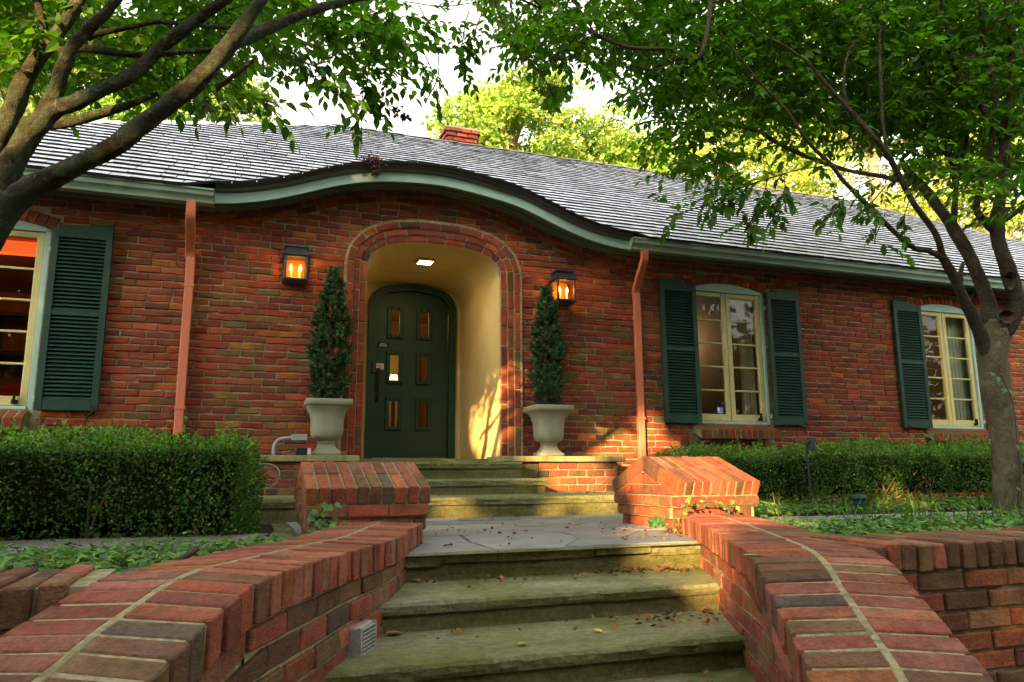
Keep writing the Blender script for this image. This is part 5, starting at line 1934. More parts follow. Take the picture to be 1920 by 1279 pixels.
# ------------------------------------------------------------------ hedges
def hedge(name, lab, foot, H, n, seed, size=.020, core=.10, bare=.0, bumps=.075, sprout=1.0, zb=0.0):
    """foot: (x0, x1, y0, y1); rounded box of small leaves over a dark box that stands for the inner shade"""
    rs = np.random.RandomState(seed)
    x0, x1, y0, y1 = foot
    root = empty(name, ((x0 + x1) / 2, (y0 + y1) / 2, zb), lab, 'hedge')
    cx, cy = (x0 + x1) / 2, (y0 + y1) / 2
    hx, hy = (x1 - x0) / 2, (y1 - y0) / 2
    # sample points on the faces that can be seen: front, top, ends, back top
    A = np.array([2 * hx * H, 2 * hx * hy * 1.3, 2 * hy * H * .8, 2 * hy * H * .8])
    A /= A.sum()
    face = rs.choice(4, n, p=A)
    a, b_ = rs.uniform(-1, 1, n), rs.uniform(0, 1, n)
    P = np.zeros((n, 3))
    N = np.zeros((n, 3))
    for k, nn in ((0, (0, -1, .15)), (1, (0, -.1, 1)), (2, (-1, 0, .1)), (3, (1, 0, .1))):
        m = face == k
        if k == 0: P[m] = np.stack([cx + a[m] * hx, np.full(m.sum(), y0), zb + b_[m] * H], 1)
        if k == 1: P[m] = np.stack([cx + a[m] * hx, cy + (b_[m] * 2 - 1) * hy, np.full(m.sum(), zb + H)], 1)
        if k == 2: P[m] = np.stack([np.full(m.sum(), x0), cy + a[m] * hy, zb + b_[m] * H], 1)
        if k == 3: P[m] = np.stack([np.full(m.sum(), x1), cy + a[m] * hy, zb + b_[m] * H], 1)
        N[m] = nn
    # round the corners: pull towards an inner box
    r = .16
    Q = np.clip(P, [x0 + r, y0 + r, -9], [x1 - r, y1 - r, zb + H - r])
    V = P - Q
    L = np.linalg.norm(V, axis=1)
    m = L > 1e-6
    P[m] = Q[m] + V[m] / L[m][:, None] * np.minimum(L[m], r)[:, None]
    N[m] = V[m] / L[m][:, None]
    # lumps and depth
    w = np.sin(P[:, 0] * 5.1 + seed) * np.sin(P[:, 2] * 7.3 + 1) + np.sin(P[:, 0] * 11.7 + P[:, 1] * 9) * .6 + np.sin(P[:, 0] * 2.3 + P[:, 1] * 4) * .7
    dep = rs.exponential(.045, n)
    P = P + N * (w * bumps * .5 - dep)[:, None] + rs.normal(0, .012, (n, 3))
    top = P[:, 2] > zb + H * .86
    # thin out near the ground
    keep = (P[:, 2] > zb + .015) & (rs.uniform(0, 1, n) < np.clip((P[:, 2] - zb) / (H * (bare + .02)) + .25, 0, 1))
    P, N, dep, top = P[keep], N[keep], dep[keep], top[keep]
    n = len(P)
    D = unit(N * .8 + np.array([0, 0, .45]) + rs.normal(0, .6, (n, 3)))
    Nn = unit(N + rs.normal(0, .55, (n, 3)) + np.array([0, 0, .4]))
    S = rs.uniform(.7, 1.3, n) * size
    col = jcol(rs, (.040, .104, .014), n, .28, .12) * np.exp(.22 * np.sin(P[:, 0] * 3.7 + seed) * np.sin(P[:, 2] * 9 + P[:, 0] * 2) + .15 * np.sin(P[:, 0] * 13 + P[:, 2] * 17))[:, None]
    young = rs.uniform(0, 1, n) < np.where(top, .45, .05)
    col[young] = jcol(rs, (.11, .25, .024), young.sum(), .22, .1)
    dry = rs.uniform(0, 1, n) < .012
    col[dry] = jcol(rs, (.20, .11, .04), dry.sum(), .2, .1)
    cloud('foliage', 'leaf_box', root, P, D, Nn, S, QUADL, QUADL_F, col)
    # upright young shoots along the top
    ns = int(90 * sprout * hx)
    if ns:
        sx, sy = rs.uniform(x0 + .1, x1 - .1, ns), rs.uniform(y0 + .05, y1 - .1, ns)
        hh = rs.gamma(2.2, .018, ns) + .02
        PP, DD, SS, CC = [], [], [], []
        tw = MB()
        for i in range(ns):
            m = int(6 + hh[i] * 160)
            t = rs.uniform(0, 1, m)
            base = np.array([sx[i], sy[i], zb + H - .03])
            lean = rs.normal(0, .12, 2)
            pts = base + np.stack([lean[0] * hh[i] * t, lean[1] * hh[i] * t, t * (hh[i] + .03)], 1)
            PP.append(pts)
            az = rs.uniform(0, 6.28, m)
            DD.append(np.stack([np.cos(az), np.sin(az), rs.uniform(.3, 1, m)], 1))
            SS.append(rs.uniform(.75, 1.2, m) * size)
            CC.append(jcol(rs, (.10, .24, .024), m, .2, .1))
        PP, DD, SS, CC = map(np.concatenate, (PP, DD, SS, CC))
        cloud('shoots', 'leaf_box', root, PP, DD, unit(rs.normal(0, .5, (len(PP), 3)) + np.array([0, -.3, 1])), SS, QUADL, QUADL_F, CC)
    # near-black box painted as the shade inside, and stems
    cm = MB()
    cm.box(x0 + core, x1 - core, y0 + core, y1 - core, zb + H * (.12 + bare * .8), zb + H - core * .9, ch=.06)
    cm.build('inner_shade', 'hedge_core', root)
    st = MB()
    k = int(10 * hx) + 3
    for i in range(k):
        x = rs.uniform(x0 + .1, x1 - .1)
        y = rs.uniform(y0 + .08, y0 + .3)
        for _ in range(3):
            d = rs.normal(0, .09, 2)
            tube(st, [(x, y, zb - .02), (x + d[0] * .5, y + d[1] * .3, zb + H * .25), (x + d[0] * 1.4, y + d[1] * .6 - .03, zb + H * .55)], [.008, .006, .003], 5, cap=False)
    st.build('stems', 'hedge_wood', root, kind='stuff')
    return root
hedge('boxwood_hedge', 'thick clipped boxwood hedge left of the landing', (-3.4, .06, -3.05, -1.45), .575, 50000, 3, .021)
hedge('boxwood_hedge', 'small boxwood hedge behind the right brick pier', (3.72, 4.95, -1.95, -1.05), .555, 15000, 4, .020, bare=.1)
hedge('boxwood_hedge', 'long looser boxwood hedge under the windows at right', (4.75, 9.6, -2.25, -1.25), .575, 52000, 6, .022, bare=.18, bumps=.12)

# ------------------------------------------------------------------ ivy beds
def ivy_bed(lab, inside, box, n, seed, h=.05):
    rs = np.random.RandomState(seed)
    x0, x1, y0, y1 = box
    P = np.stack([rs.uniform(x0, x1, n * 2), rs.uniform(y0, y1, n * 2), np.zeros(n * 2)], 1)
    keep = np.array([inside(p[0], p[1]) for p in P])
    P = P[keep][:n]
    n = len(P)
    mound = .5 + .5 * np.sin(P[:, 0] * 3.1 + seed) * np.sin(P[:, 1] * 4.3) + .3 * np.sin(P[:, 0] * 9 + P[:, 1] * 7)
    P[:, 2] = .02 + rs.uniform(.1, 1, n) * h * (.5 + .5 * mound) + rs.exponential(.01, n)
    az = rs.uniform(0, 6.28, n)
    D = unit(np.stack([np.cos(az), np.sin(az), rs.normal(-.15, .3, n)], 1))
    Nn = unit(np.stack([rs.normal(0, .38, n), rs.normal(-.15, .38, n), np.ones(n)], 1))
    S = rs.uniform(.020, .046, n)
    col = jcol(rs, (.046, .125, .022), n, .3, .12)
    y = rs.uniform(0, 1, n) < .30
    col[y] = jcol(rs, (.095, .21, .03), y.sum(), .2, .1)
    o = cloud('ivy_ground_cover', 'leaf_ivy', None, P, D, Nn, S, IVY, IVY_F, col)
    tag(o, lab, 'ivy', kind='stuff')
ivy_bed('glossy ivy carpet in the bed left of the steps', lambda x, y: x < SWL.xs_at(y, .40) and y < -3.66, (-3.6, 1.0, -5.25, -3.62), 9000, 1, .045)
ivy_bed('ivy carpet in the bed right of the steps', lambda x, y: x > SWR.xs_at(y, .42) and y < -3.52 + .05 * math.sin(x * 5), (1.5, 8.5, -5.20, -3.4), 12000, 2, .045)
ivy_bed('ivy and weeds between the right path and hedge', lambda x, y: True, (3.35, 8.5, -2.84, -1.95), 4200, 3, .10)
ivy_bed('ivy leaves along the foot of the left hedge', lambda x, y: True, (-3.4, -.2, -3.12, -3.0), 130, 4, .05)
# thin grass blades among the weeds
rs = np.random.RandomState(12)
n = 420
P = np.stack([rs.uniform(3.4, 7.5, n), np.where(rs.uniform(0, 1, n) < .5, rs.uniform(-2.85, -2.1, n), rs.uniform(-4.2, -3.35, n)), np.full(n, .02)], 1)
o = cloud('grass_blades', 'leaf_box', None, P, unit(np.stack([rs.normal(0, .3, n), rs.normal(0, .3, n), np.ones(n)], 1)), unit(rs.normal(0, 1, (n, 3)) * (1, 1, .1)), rs.uniform(.08, .20, n), [(-.03, 0, 0), (.03, 0, 0), (.02, .6, .02), (0, 1, .12), (-.02, .6, .02)], [(0, 1, 2, 3, 4)], jcol(rs, (.09, .19, .03), n, .2, .1))
tag(o, 'thin grass blades among the weeds of the right bed', 'grass', kind='stuff')
# dry orange brown twigs under the far part of the right hedge
rs = np.random.RandomState(15)
n = 800
cx_ = atY(1700, 940, -2.32)
P = np.stack([cx_[0] + rs.normal(0, .42, n), cx_[1] + rs.normal(.0, .10, n), rs.exponential(.055, n) + .02], 1)
o = cloud('dry_brush', 'dead_leaf', None, P, unit(np.stack([rs.normal(0, .7, n), rs.normal(-.2, .5, n), rs.uniform(.1, 1, n)], 1)), unit(rs.normal(0, 1, (n, 3))), rs.uniform(.025, .06, n), [(-.03, 0, 0), (.03, 0, 0), (.015, 1, .05), (-.015, 1, .05)], [(0, 1, 2, 3)], jcol(rs, (.30, .15, .05), n, .3, .12))
tag(o, 'dry brown brush at the foot of the far right hedge', 'brush', kind='stuff')

# ------------------------------------------------------------------ ivy sprigs climbing the piers: each leaf is a part
def ivy_leaf_obj(parent, p, d, nrm, s, col):
    d, nrm = unit(np.asarray(d, float)), unit(np.asarray(nrm, float))
    x = unit(np.cross(d, nrm))
    zz = np.cross(x, d)
    v = [np.asarray(p) + s * (x * a + d * b + zz * c) for a, b, c in IVY]
    return one('leaf', 'leaf_ivy', parent, v, IVY_F, col)
def sprig(lab, stem_px, leaves_px, Y, seed, s=(.04, .06), col=(.06, .15, .035)):
    rn = random.Random(seed)
    f = (lambda x, y: atY(x, y, Y)) if not callable(Y) else Y
    P = [f(x, y) for x, y in stem_px]
    root = empty('ivy_sprig', P[0], lab, 'ivy')
    mb = MB()
    tube(mb, catmull(P, 5), .0032, 5)
    mb.build('stem', 'twig_bark', root)
    for (x, y) in leaves_px:
        p = f(x, y) + np.array([0, -.012 - rn.uniform(0, .03), 0])
        k = math.exp(rn.gauss(0, .25))
        ivy_leaf_obj(root, p, (rn.uniform(-1, 1), -.3, rn.uniform(-.9, .3)), (rn.uniform(-.5, .5), -1, rn.uniform(.1, .9)), rn.uniform(*s), tuple(q * k for q in col))
YP = -3.74
sprig('ivy sprig growing against the front of the left pier', [(588, 1003), (596, 985), (597, 968), (606, 955), (622, 950)], [(578, 968), (590, 965), (584, 958), (594, 975), (600, 985), (608, 972), (588, 990), (605, 992), (618, 982), (632, 978), (640, 984), (612, 951), (622, 950), (628, 944), (626, 985), (598, 996), (585, 1000), (607, 962)], YP - .04, 3)
sprig('ivy trailing along the front of the right pier', [(1272, 955), (1290, 949), (1310, 944), (1330, 942), (1352, 946), (1366, 950), (1372, 940)], [(1272, 948), (1276, 957), (1285, 950), (1292, 944), (1302, 946), (1310, 940), (1318, 945), (1328, 937), (1290, 932), (1284, 935), (1336, 940), (1355, 952), (1365, 946), (1370, 938), (1378, 950), (1361, 957), (1275, 962), (1346, 942)], YP - .05, 5, (.024, .038), (.07, .15, .022))
sprig('broad leaved seedling at the foot of the right pier', [(1228, 990), (1227, 978), (1222, 970)], [(1222, 972), (1215, 976), (1232, 973), (1226, 968), (1219, 983), (1231, 986), (1236, 978)], YP - .10, 6, (.045, .07), (.05, .14, .04))
sprig('ivy creeping where the right stair wall meets the pier', [(1268, 1000), (1264, 985), (1266, 970)], [(1262, 975), (1268, 968), (1265, 983), (1259, 990), (1270, 992), (1263, 963), (1272, 972)], YP - .12, 7, (.022, .034), (.09, .11, .025))

# ------------------------------------------------------------------ fallen leaves
rs = np.random.RandomState(31)
def litter_pts(n, xa, xb, ya, yb, z, edge=0):
    x = rs.uniform(0, 1, n)
    y = rs.uniform(0, 1, n)
    if edge:
        y = y ** (1 / edge) if edge > 0 else y
    Y = ya + (yb - ya) * y
    X = np.array([xa(q) + (xb(q) - xa(q)) * u for q, u in zip(Y, x)])
    return np.stack([X, Y, np.full(n, z) + rs.uniform(.003, .012, n)], 1)
L_ = lambda o: (lambda q: SWL.xs_at(q, 0) + o)
R_ = lambda o: (lambda q: SWR.xs_at(q, 0) - o)
parts = [litter_pts(60, L_(.05), R_(.03), -4.2, -1.9, .018),
         litter_pts(36, lambda q: SWR.xs_at(q, 0) - .45, R_(.02), -4.2, -3.4, .02),
         litter_pts(46, L_(.04), R_(.02), -4.70, -4.30, -.104, 4),
         litter_pts(60, lambda q: SWR.xs_at(q, 0) - .55, R_(.02), -4.45, -4.28, -.102, 2),
         litter_pts(30, L_(.05), R_(.02), -5.15, -4.78, -.211, 3),
         litter_pts(46, lambda q: SWR.xs_at(q, 0) - .4, R_(.02), -5.0, -4.78, -.209, 1),
         litter_pts(30, L_(.02), R_(.02), -5.6, -5.24, -.322, 2),
         litter_pts(26, lambda q: 1.0, lambda q: 3.3, -1.75, -1.2, .174, 1),
         np.stack([rs.uniform(-3.2, .25, 60), rs.uniform(-3.6, -3.0, 60), np.full(60, .03)], 1)]
P = np.concatenate(parts)
n = len(P)
az = rs.uniform(0, 6.28, n)
C = np.array([[.10, .038, .018], [.13, .055, .022], [.06, .03, .018], [.20, .10, .03], [.09, .055, .035]])[rs.randint(0, 5, n)] * np.exp(rs.normal(0, .25, (n, 1)))
o = cloud('leaf_litter', 'dead_leaf', None, P, unit(np.stack([np.cos(az), np.sin(az), rs.normal(.1, .25, n)], 1)), unit(np.stack([rs.normal(0, .45, n), rs.normal(0, .45, n), np.ones(n)], 1)), rs.uniform(.014, .032, n), [(0, 0, 0), (0, .5, -.12), (0, 1, .1), (-.3, .3, .08), (-.3, .65, .12), (.3, .3, .08), (.3, .65, .10)], [(0, 1, 2, 4, 3), (0, 5, 6, 2, 1)], np.clip(C, .01, 1))
tag(o, 'small dry brown leaves scattered over the steps and landing', 'leaves', kind='stuff')
def big_leaf(px, py, z, s, col, lab, az=.5):
    p = atZ(px, py, z)
    tm = [(0, 0, 0), (0, .5, -.10), (0, 1, .10), (-.3, .3, .08), (-.28, .65, .12), (.3, .3, .08), (.28, .65, .10)]
    ca, sa = math.cos(az), math.sin(az)
    v = [(p[0] + s * (a * ca - b * sa), p[1] + s * (a * sa + b * ca), p[2] + .006 + s * max(0, c)) for a, b, c in tm]
    o = one('fallen_leaf', 'dead_leaf', None, v, [(0, 1, 2, 4, 3), (0, 5, 6, 2, 1)], col)
    tag(o, lab, 'leaf', 'single leaves on the steps and walls')
big_leaf(793, 1092, -.105, .05, (.42, .25, .03), 'yellow leaf at the left end of the first tread', 1.2)
big_leaf(1129, 1188, -.212, .045, (.50, .36, .05), 'yellow leaf in the middle of the lower tread', .3)
big_leaf(756, 1189, -.212, .075, (.26, .14, .05), 'curled brown leaf at the left end of the lower tread', 1.9)
big_leaf(1422, 1000, .115, .05, (.55, .38, .14), 'pale tan leaf on the cap of the right stair wall', .8)
big_leaf(1432, 1048, .11, .07, (.22, .30, .16), 'narrow grey green leaf on the cap of the right stair wall', 1.5)
big_leaf(985, 1208, -.212, .05, (.30, .27, .06), 'olive leaf on the left half of the lower tread', 2.4)
big_leaf(1365, 1196, -.21, .06, (.19, .17, .05), 'dark olive leaf at the right end of the lower tread', 2.0)
# dry stick in the left ivy
mb = MB()
a_, b_ = atZ(332, 1053, .09), atZ(364, 1030, .16)
b_ = a_ + np.array([.06, .02, .035])
tube(mb, [a_, (a_ + b_) / 2, b_], [.010, .011, .006], 7)
tag(mb.build('dry_stick', 'twig_bark', None), 'short brown stick poking out of the left ivy', 'stick')
# withered seed cluster hanging over the crown of the curved eave
rs = np.random.RandomState(44)
c0 = atY(697, 300, -.46)
n = 420
P = np.stack([c0[0] + rs.normal(0, .055, n), -.47 + rs.normal(0, .03, n), c0[2] + rs.normal(0, .03, n)], 1)
t = rs.uniform(0, 1, n) < .4
P[t] = np.stack([c0[0] + .045 + rs.normal(0, .018, t.sum()), -.48 + rs.normal(0, .02, t.sum()), c0[2] - rs.uniform(0, .16, t.sum())], 1)
wc = empty('withered_twig', (c0[0], -.46, c0[2]), 'withered brown leaf cluster caught on the crown of the curved eave', 'twig')
cloud('dry_leaves', 'dead_leaf', wc, P, unit(rs.normal(0, 1, (n, 3)) + (0, 0, -.8)), rs.normal(0, 1, (n, 3)), rs.uniform(.018, .035, n), QUADL, QUADL_F, jcol(rs, (.07, .030, .026), n, .25, .1))
mb = MB()
tube(mb, catmull([(c0[0] - .06, -.40, c0[2] - .02), (c0[0] - .02, -.47, c0[2] + .02), (c0[0] + .05, -.49, c0[2] - .06), (c0[0] + .06, -.48, c0[2] - .15)], 5), .004, 5)
mb.build('stem', 'twig_bark', wc)
# ================================================================== trees
rt = random.Random(77)
def limb(mb, pts, sides=10, rough=.10, n=6, rng_=rt, k=.80):
    """pts: (px, py, depth, half width in px)"""
    W = [atD(x, y, d) for x, y, d, r in pts]
    R = [r * k * d / FPX for x, y, d, r in pts]
    C = catmull([np.append(w, r) for w, r in zip(W, R)], n)
    tube(mb, C[:, :3], np.maximum(C[:, 3], .0015), sides, rough, rng_)

LEAF_MESH = {}
def leaf_mesh(key, cols):
    if key not in LEAF_MESH:
        L = []
        for c in cols:
            me = bpy.data.meshes.new('leaf')
            me.from_pydata(OVATE, [], OVATE_F)
            me.materials.append(MATS['leaf_canopy'])
            a = me.attributes.new('tint', 'FLOAT_COLOR', 'POINT')
            a.data.foreach_set('color', np.tile(np.array([*c, 1.0], np.float32), len(OVATE)))
            L.append(me)
        LEAF_MESH[key] = L
    return LEAF_MESH[key]

def in_poly(x, y, poly):
    c = False
    j = len(poly) - 1
    for i in range(len(poly)):
        xi, yi = poly[i]
        xj, yj = poly[j]
        if (yi > y) != (yj > y) and x < (xj - xi) * (y - yi) / (yj - yi) + xi:
            c = not c
        j = i
    return c
def poly_pts(rs, poly, n):
    xs, ys = [p[0] for p in poly], [p[1] for p in poly]
    out = []
    while len(out) < n:
        x, y = rs.uniform(min(xs), max(xs)), rs.uniform(min(ys), max(ys))
        if in_poly(x, y, poly):
            out.append((x, y))
    return out

class Foliage:
    def __init__(s, seed, base, young, leaf=(.060, .095)):
        s.rs = np.random.RandomState(seed)
        s.P, s.D, s.N, s.S, s.C = [], [], [], [], []
        s.tw = MB()
        s.base, s.young, s.leaf = base, young, leaf
    def spray(s, p, d, L, n=11, droop=.35, big=1.0):
        """one leafy twig from p along d"""
        rs = s.rs
        d = unit(np.asarray(d, float))
        pts = []
        q, v = np.array(p, float), d.copy()
        k = 5
        for i in range(k + 1):
            pts.append(q.copy())
            q = q + v * L / k
            v = unit(v + np.array([0, 0, -droop / k]) + rs.normal(0, .06, 3))
        pts = np.array(pts)
        tube(s.tw, pts, np.linspace(.0035, .0012, k + 1) * big, 3, cap=False)
        side = unit(np.cross(d, (0, 0, 1)) + 1e-6)
        shade = np.exp(rs.normal(0, .16))
        for i in range(n):
            t = (i + .6) / n
            a = pts[min(k - 1, int(t * k))]
            b = pts[min(k, int(t * k) + 1)]
            c = a + (b - a) * (t * k - int(t * k))
            sg = 1 if i % 2 else -1
            dirn = unit(d * .55 + side * sg * rs.uniform(.5, 1.0) + np.array([0, 0, rs.uniform(-.65, -.05)]) + rs.normal(0, .2, 3))
            if i == n - 1:
                dirn = unit(v + np.array([0, 0, -.3]))
            s.P.append(c)
            s.D.append(dirn)
            s.N.append(unit(np.array([0, 0, 1.0]) + rs.normal(0, .38, 3)))
            s.S.append(rs.uniform(*s.leaf) * big)
            col = np.array(s.base if rs.uniform() > .25 else s.young) * shade * np.exp(rs.normal(0, .16)) * (1 + rs.normal(0, .07, 3))
            s.C.append(np.clip(col, .004, .9))
    def fill(s, poly, n, dep, L=(.22, .42), nl=(8, 14), big=1.0):
        rs = s.rs
        for (x, y) in poly_pts(rs, poly, n):
            d = rs.uniform(*dep)
            p = atD(x, y, d)
            az = rs.uniform(0, 6.28)
            s.spray(p, (math.cos(az), math.sin(az), rs.uniform(-.35, .25)), rs.uniform(*L), rs.randint(*nl), rs.uniform(.2, .7), big)
    def along(s, pts, n, L=(.2, .4), nl=(7, 12), spread=.6):
        """sprays sprouting along a traced branch"""
        rs = s.rs
        W = catmull([atD(x, y, d) for x, y, d in pts], 6)
        T = np.gradient(W, axis=0)
        for _ in range(n):
            i = rs.randint(0, len(W))
            dv = unit(unit(T[i]) * rs.uniform(.1, .8) + rs.normal(0, spread, 3) + np.array([0, 0, -.15]))
            s.spray(W[i], dv, rs.uniform(*L), rs.randint(*nl), rs.uniform(.3, .8))
    def finish(s, root, key, singles=280, kind='stuff'):
        P, D, N, S, C = (np.array(a) for a in (s.P, s.D, s.N, s.S, s.C))
        U = np.array([proj(p) for p in P])
        vis = (U[:, 0] > 5) & (U[:, 0] < 1915) & (U[:, 1] > 5) & (U[:, 1] < 700)
        score = np.where(vis, S / U[:, 2], 0)
        order = np.argsort(-score)
        one_ = order[:singles]
        cols = C[one_[:: max(1, len(one_) // 6)]][:6]
        meshes = leaf_mesh(key, cols)
        for k, i in enumerate(one_):
            d = unit(D[i])
            x = unit(np.cross(d, N[i]))
            z = np.cross(x, d)
            o = bpy.data.objects.new('leaf', meshes[k % len(meshes)])
            COL.objects.link(o)
            o.parent = root
            M = np.eye(4)
            M[:3, 0], M[:3, 1], M[:3, 2] = x * S[i], d * S[i], z * S[i]
            M[:3, 3] = P[i] - WLOC[root.name]
            o.matrix_basis = Matrix(M.tolist())
        m = np.ones(len(P), bool)
        m[one_] = False
        cloud('crown', 'leaf_canopy', root, P[m], D[m], N[m], S[m], OVATE, OVATE_F, C[m], kind=kind)
        s.tw.build('twigs', 'twig_bark', root, kind='stuff')

# ------------------------------------------------------------------ right tree
DR = 5.55
gb = atZ(1892, 968, .0)
DR = float(proj(gb)[2])
tree_r = empty('garden_tree', gb, 'multi stemmed tree with smooth grey bark at the right edge', 'tree')
mb = MB()
limb(mb, [(1901, 1010, DR, 31), (1897, 975, DR, 28), (1892, 940, DR, 25.5), (1887, 851, DR, 25.5), (1874, 773, DR, 24), (1864, 700, DR, 26), (1861, 655, DR, 27), (1864, 625, DR, 25), (1868, 600, DR, 14)], 18, .06, 6, rt, .96)
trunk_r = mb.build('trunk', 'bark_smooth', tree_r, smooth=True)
mb = MB()
lb = [
    [(1852, 668, DR, 22), (1840, 632, DR - .05, 17), (1815, 576, DR - .12, 15), (1789, 521, DR - .2, 13), (1766, 479, DR - .25, 11)],
    [(1770, 486, DR - .25, 9), (1740, 470, DR - .3, 7.5), (1716, 466, DR - .35, 7), (1679, 437, DR - .4, 7), (1624, 382, DR - .5, 6.5), (1583, 341, DR - .55, 6), (1559, 310, DR - .6, 5.5), (1517, 268, DR - .65, 5), (1473, 206, DR - .7, 4.2), (1425, 155, DR - .75, 3.4), (1380, 100, DR - .8, 2.4), (1350, 60, DR - .8, 1.5)],
    [(1768, 484, DR - .25, 10), (1755, 440, DR - .3, 8), (1714, 382, DR - .35, 8), (1686, 330, DR - .4, 8), (1665, 292, DR - .45, 7.5), (1624, 241, DR - .5, 7.5), (1590, 203, DR - .5, 6), (1541, 148, DR - .5, 5), (1514, 117, DR - .5, 3.6), (1459, 79, DR - .5, 2.4), (1420, 66, DR - .5, 1.5)],
    [(1682, 338, DR - .4, 7), (1650, 330, DR - .3, 6), (1600, 322, DR - .2, 5.5), (1559, 310, DR - .1, 6), (1510, 292, DR, 6.5), (1465, 272, DR, 6), (1415, 243, DR + .05, 5), (1355, 235, DR + .1, 3), (1300, 215, DR + .1, 1.6)],
    [(1862, 645, DR, 24), (1855, 590, DR + .05, 20), (1846, 545, DR + .1, 18), (1817, 480, DR + .15, 17), (1789, 430, DR + .2, 15.5), (1762, 392, DR + .25, 14), (1738, 361, DR + .3, 13), (1700, 318, DR + .35, 10), (1690, 300, DR + .4, 6)],
    [(1786, 428, DR + .2, 10), (1789, 400, DR + .2, 8), (1796, 327, DR + .2, 6), (1813, 258, DR + .2, 5.2), (1806, 220, DR + .2, 5), (1793, 165, DR + .2, 5.2), (1793, 134, DR + .2, 5), (1769, 69, DR + .2, 4.4), (1755, 0, DR + .2, 4), (1745, -60, DR + .2, 3)],
    [(1790, 350, DR + .25, 6), (1782, 286, DR + .3, 5.4), (1772, 248, DR + .3, 5), (1755, 193, DR + .3, 4.4), (1738, 141, DR + .3, 3.8), (1720, 96, DR + .3, 3), (1700, 60, DR + .3, 2)],
    [(1792, 310, DR + .25, 6), (1740, 250, DR + .4, 7), (1712, 215, DR + .45, 6), (1696, 205, DR + .45, 5)],
    [(1665, 290, DR - .45, 5), (1655, 230, DR - .4, 4.5), (1652, 160, DR - .4, 4.5), (1649, 100, DR - .4, 4.6), (1650, 60, DR - .4, 3), (1660, 10, DR - .4, 2)],
    [(1590, 203, DR - .5, 4.2), (1582, 160, DR - .5, 4), (1590, 100, DR - .45, 3.2), (1620, 62, DR - .4, 2)],
    [(1868, 650, DR, 22), (1893, 608, DR, 20), (1906, 575, DR, 20), (1902, 542, DR, 20), (1888, 500, DR, 19), (1873, 454, DR, 18), (1870, 420, DR, 17.5), (1877, 361, DR, 14), (1884, 300, DR, 13), (1880, 255, DR, 12), (1858, 228, DR, 9), (1837, 193, DR, 8), (1800, 148, DR, 7.5), (1796, 134, DR, 6)],
    [(1800, 150, DR, 7), (1830, 100, DR, 6), (1858, 52, DR, 6), (1900, 7, DR, 5.5), (1930, -30, DR, 5)],
    [(1868, 440, DR, 10), (1832, 396, DR, 9), (1840, 350, DR, 7.5), (1850, 300, DR, 7), (1864, 241, DR, 6.5), (1862, 155, DR, 6), (1846, 69, DR, 6), (1836, 0, DR, 5), (1830, -60, DR, 4)],
    [(1876, 415, DR, 10), (1898, 402, DR, 8), (1925, 385, DR, 7)],
    [(1880, 370, DR, 9), (1900, 348, DR, 8), (1930, 310, DR, 7)],
    [(1884, 270, DR, 9), (1900, 240, DR, 7), (1930, 195, DR, 6)],
    [(1880, 250, DR, 8), (1892, 180, DR, 7), (1898, 100, DR, 7), (1890, 40, DR, 6), (1885, -30, DR, 5)],
    [(1804, 545, DR - .15, 6), (1800, 520, DR - .2, 6.5), (1804, 500, DR - .2, 5.5), (1806, 491, DR - .2, 3.5)],
    [(1795, 130, DR, 5), (1780, 70, DR, 4.5), (1768, 20, DR, 4), (1760, -30, DR, 3)],
]
for L in lb:
    limb(mb, L, 10, .09, 6, rt, .69)
mb.build('limbs', 'bark_limb_silhouette', tree_r, smooth=True)
# knot holes
kn = MB()
for (x, y, w, h, dd) in ((1893, 527, 11, 17, .075), (1817, 553, 7, 8, .06), (1886, 594, 14, 12, .10)):
    c = atD(x, y, DR - dd)
    v = [c + CR * (w * DR / FPX) * math.cos(t) * (1 + .15 * math.sin(3 * t)) + CU * (h * DR / FPX) * math.sin(t) - CF * .012 for t in np.linspace(0, 6.283, 17)[:-1]]
    v2 = [c + (p - c) * .62 + CF * .035 for p in v]
    kn.add(v + v2, [(i, (i + 1) % 16, 16 + (i + 1) % 16, 16 + i) for i in range(16)] + [tuple(range(16, 32))])
kn.build('knot_holes', 'twig_bark', tree_r)
FR = Foliage(5, (.032, .092, .007), (.060, .155, .010), (.054, .092))
FR.fill([(1180, -260), (2000, -300), (2000, 330), (1900, 330), (1800, 330), (1700, 300), (1600, 285), (1500, 265), (1400, 240), (1290, 190), (1230, 150), (1180, 60)], 2700, (DR - .35, DR + 2.8))
FR.fill([(1290, 0), (1930, 0), (1930, 240), (1500, 230), (1320, 170)], 1150, (DR - .1, DR + 2.4))
FR.fill([(1160, 60), (1300, 150), (1420, 240), (1420, 290), (1330, 330), (1262, 300), (1210, 240), (1165, 190)], 130, (5.2, 7.6))
FR.fill([(1640, 300), (1930, 300), (1930, 430), (1890, 410), (1760, 350)], 45, (5.0, 6.6))
FR.fill([(1240, 270), (1330, 280), (1400, 330), (1320, 360), (1260, 320)], 14, (5.0, 6.4))
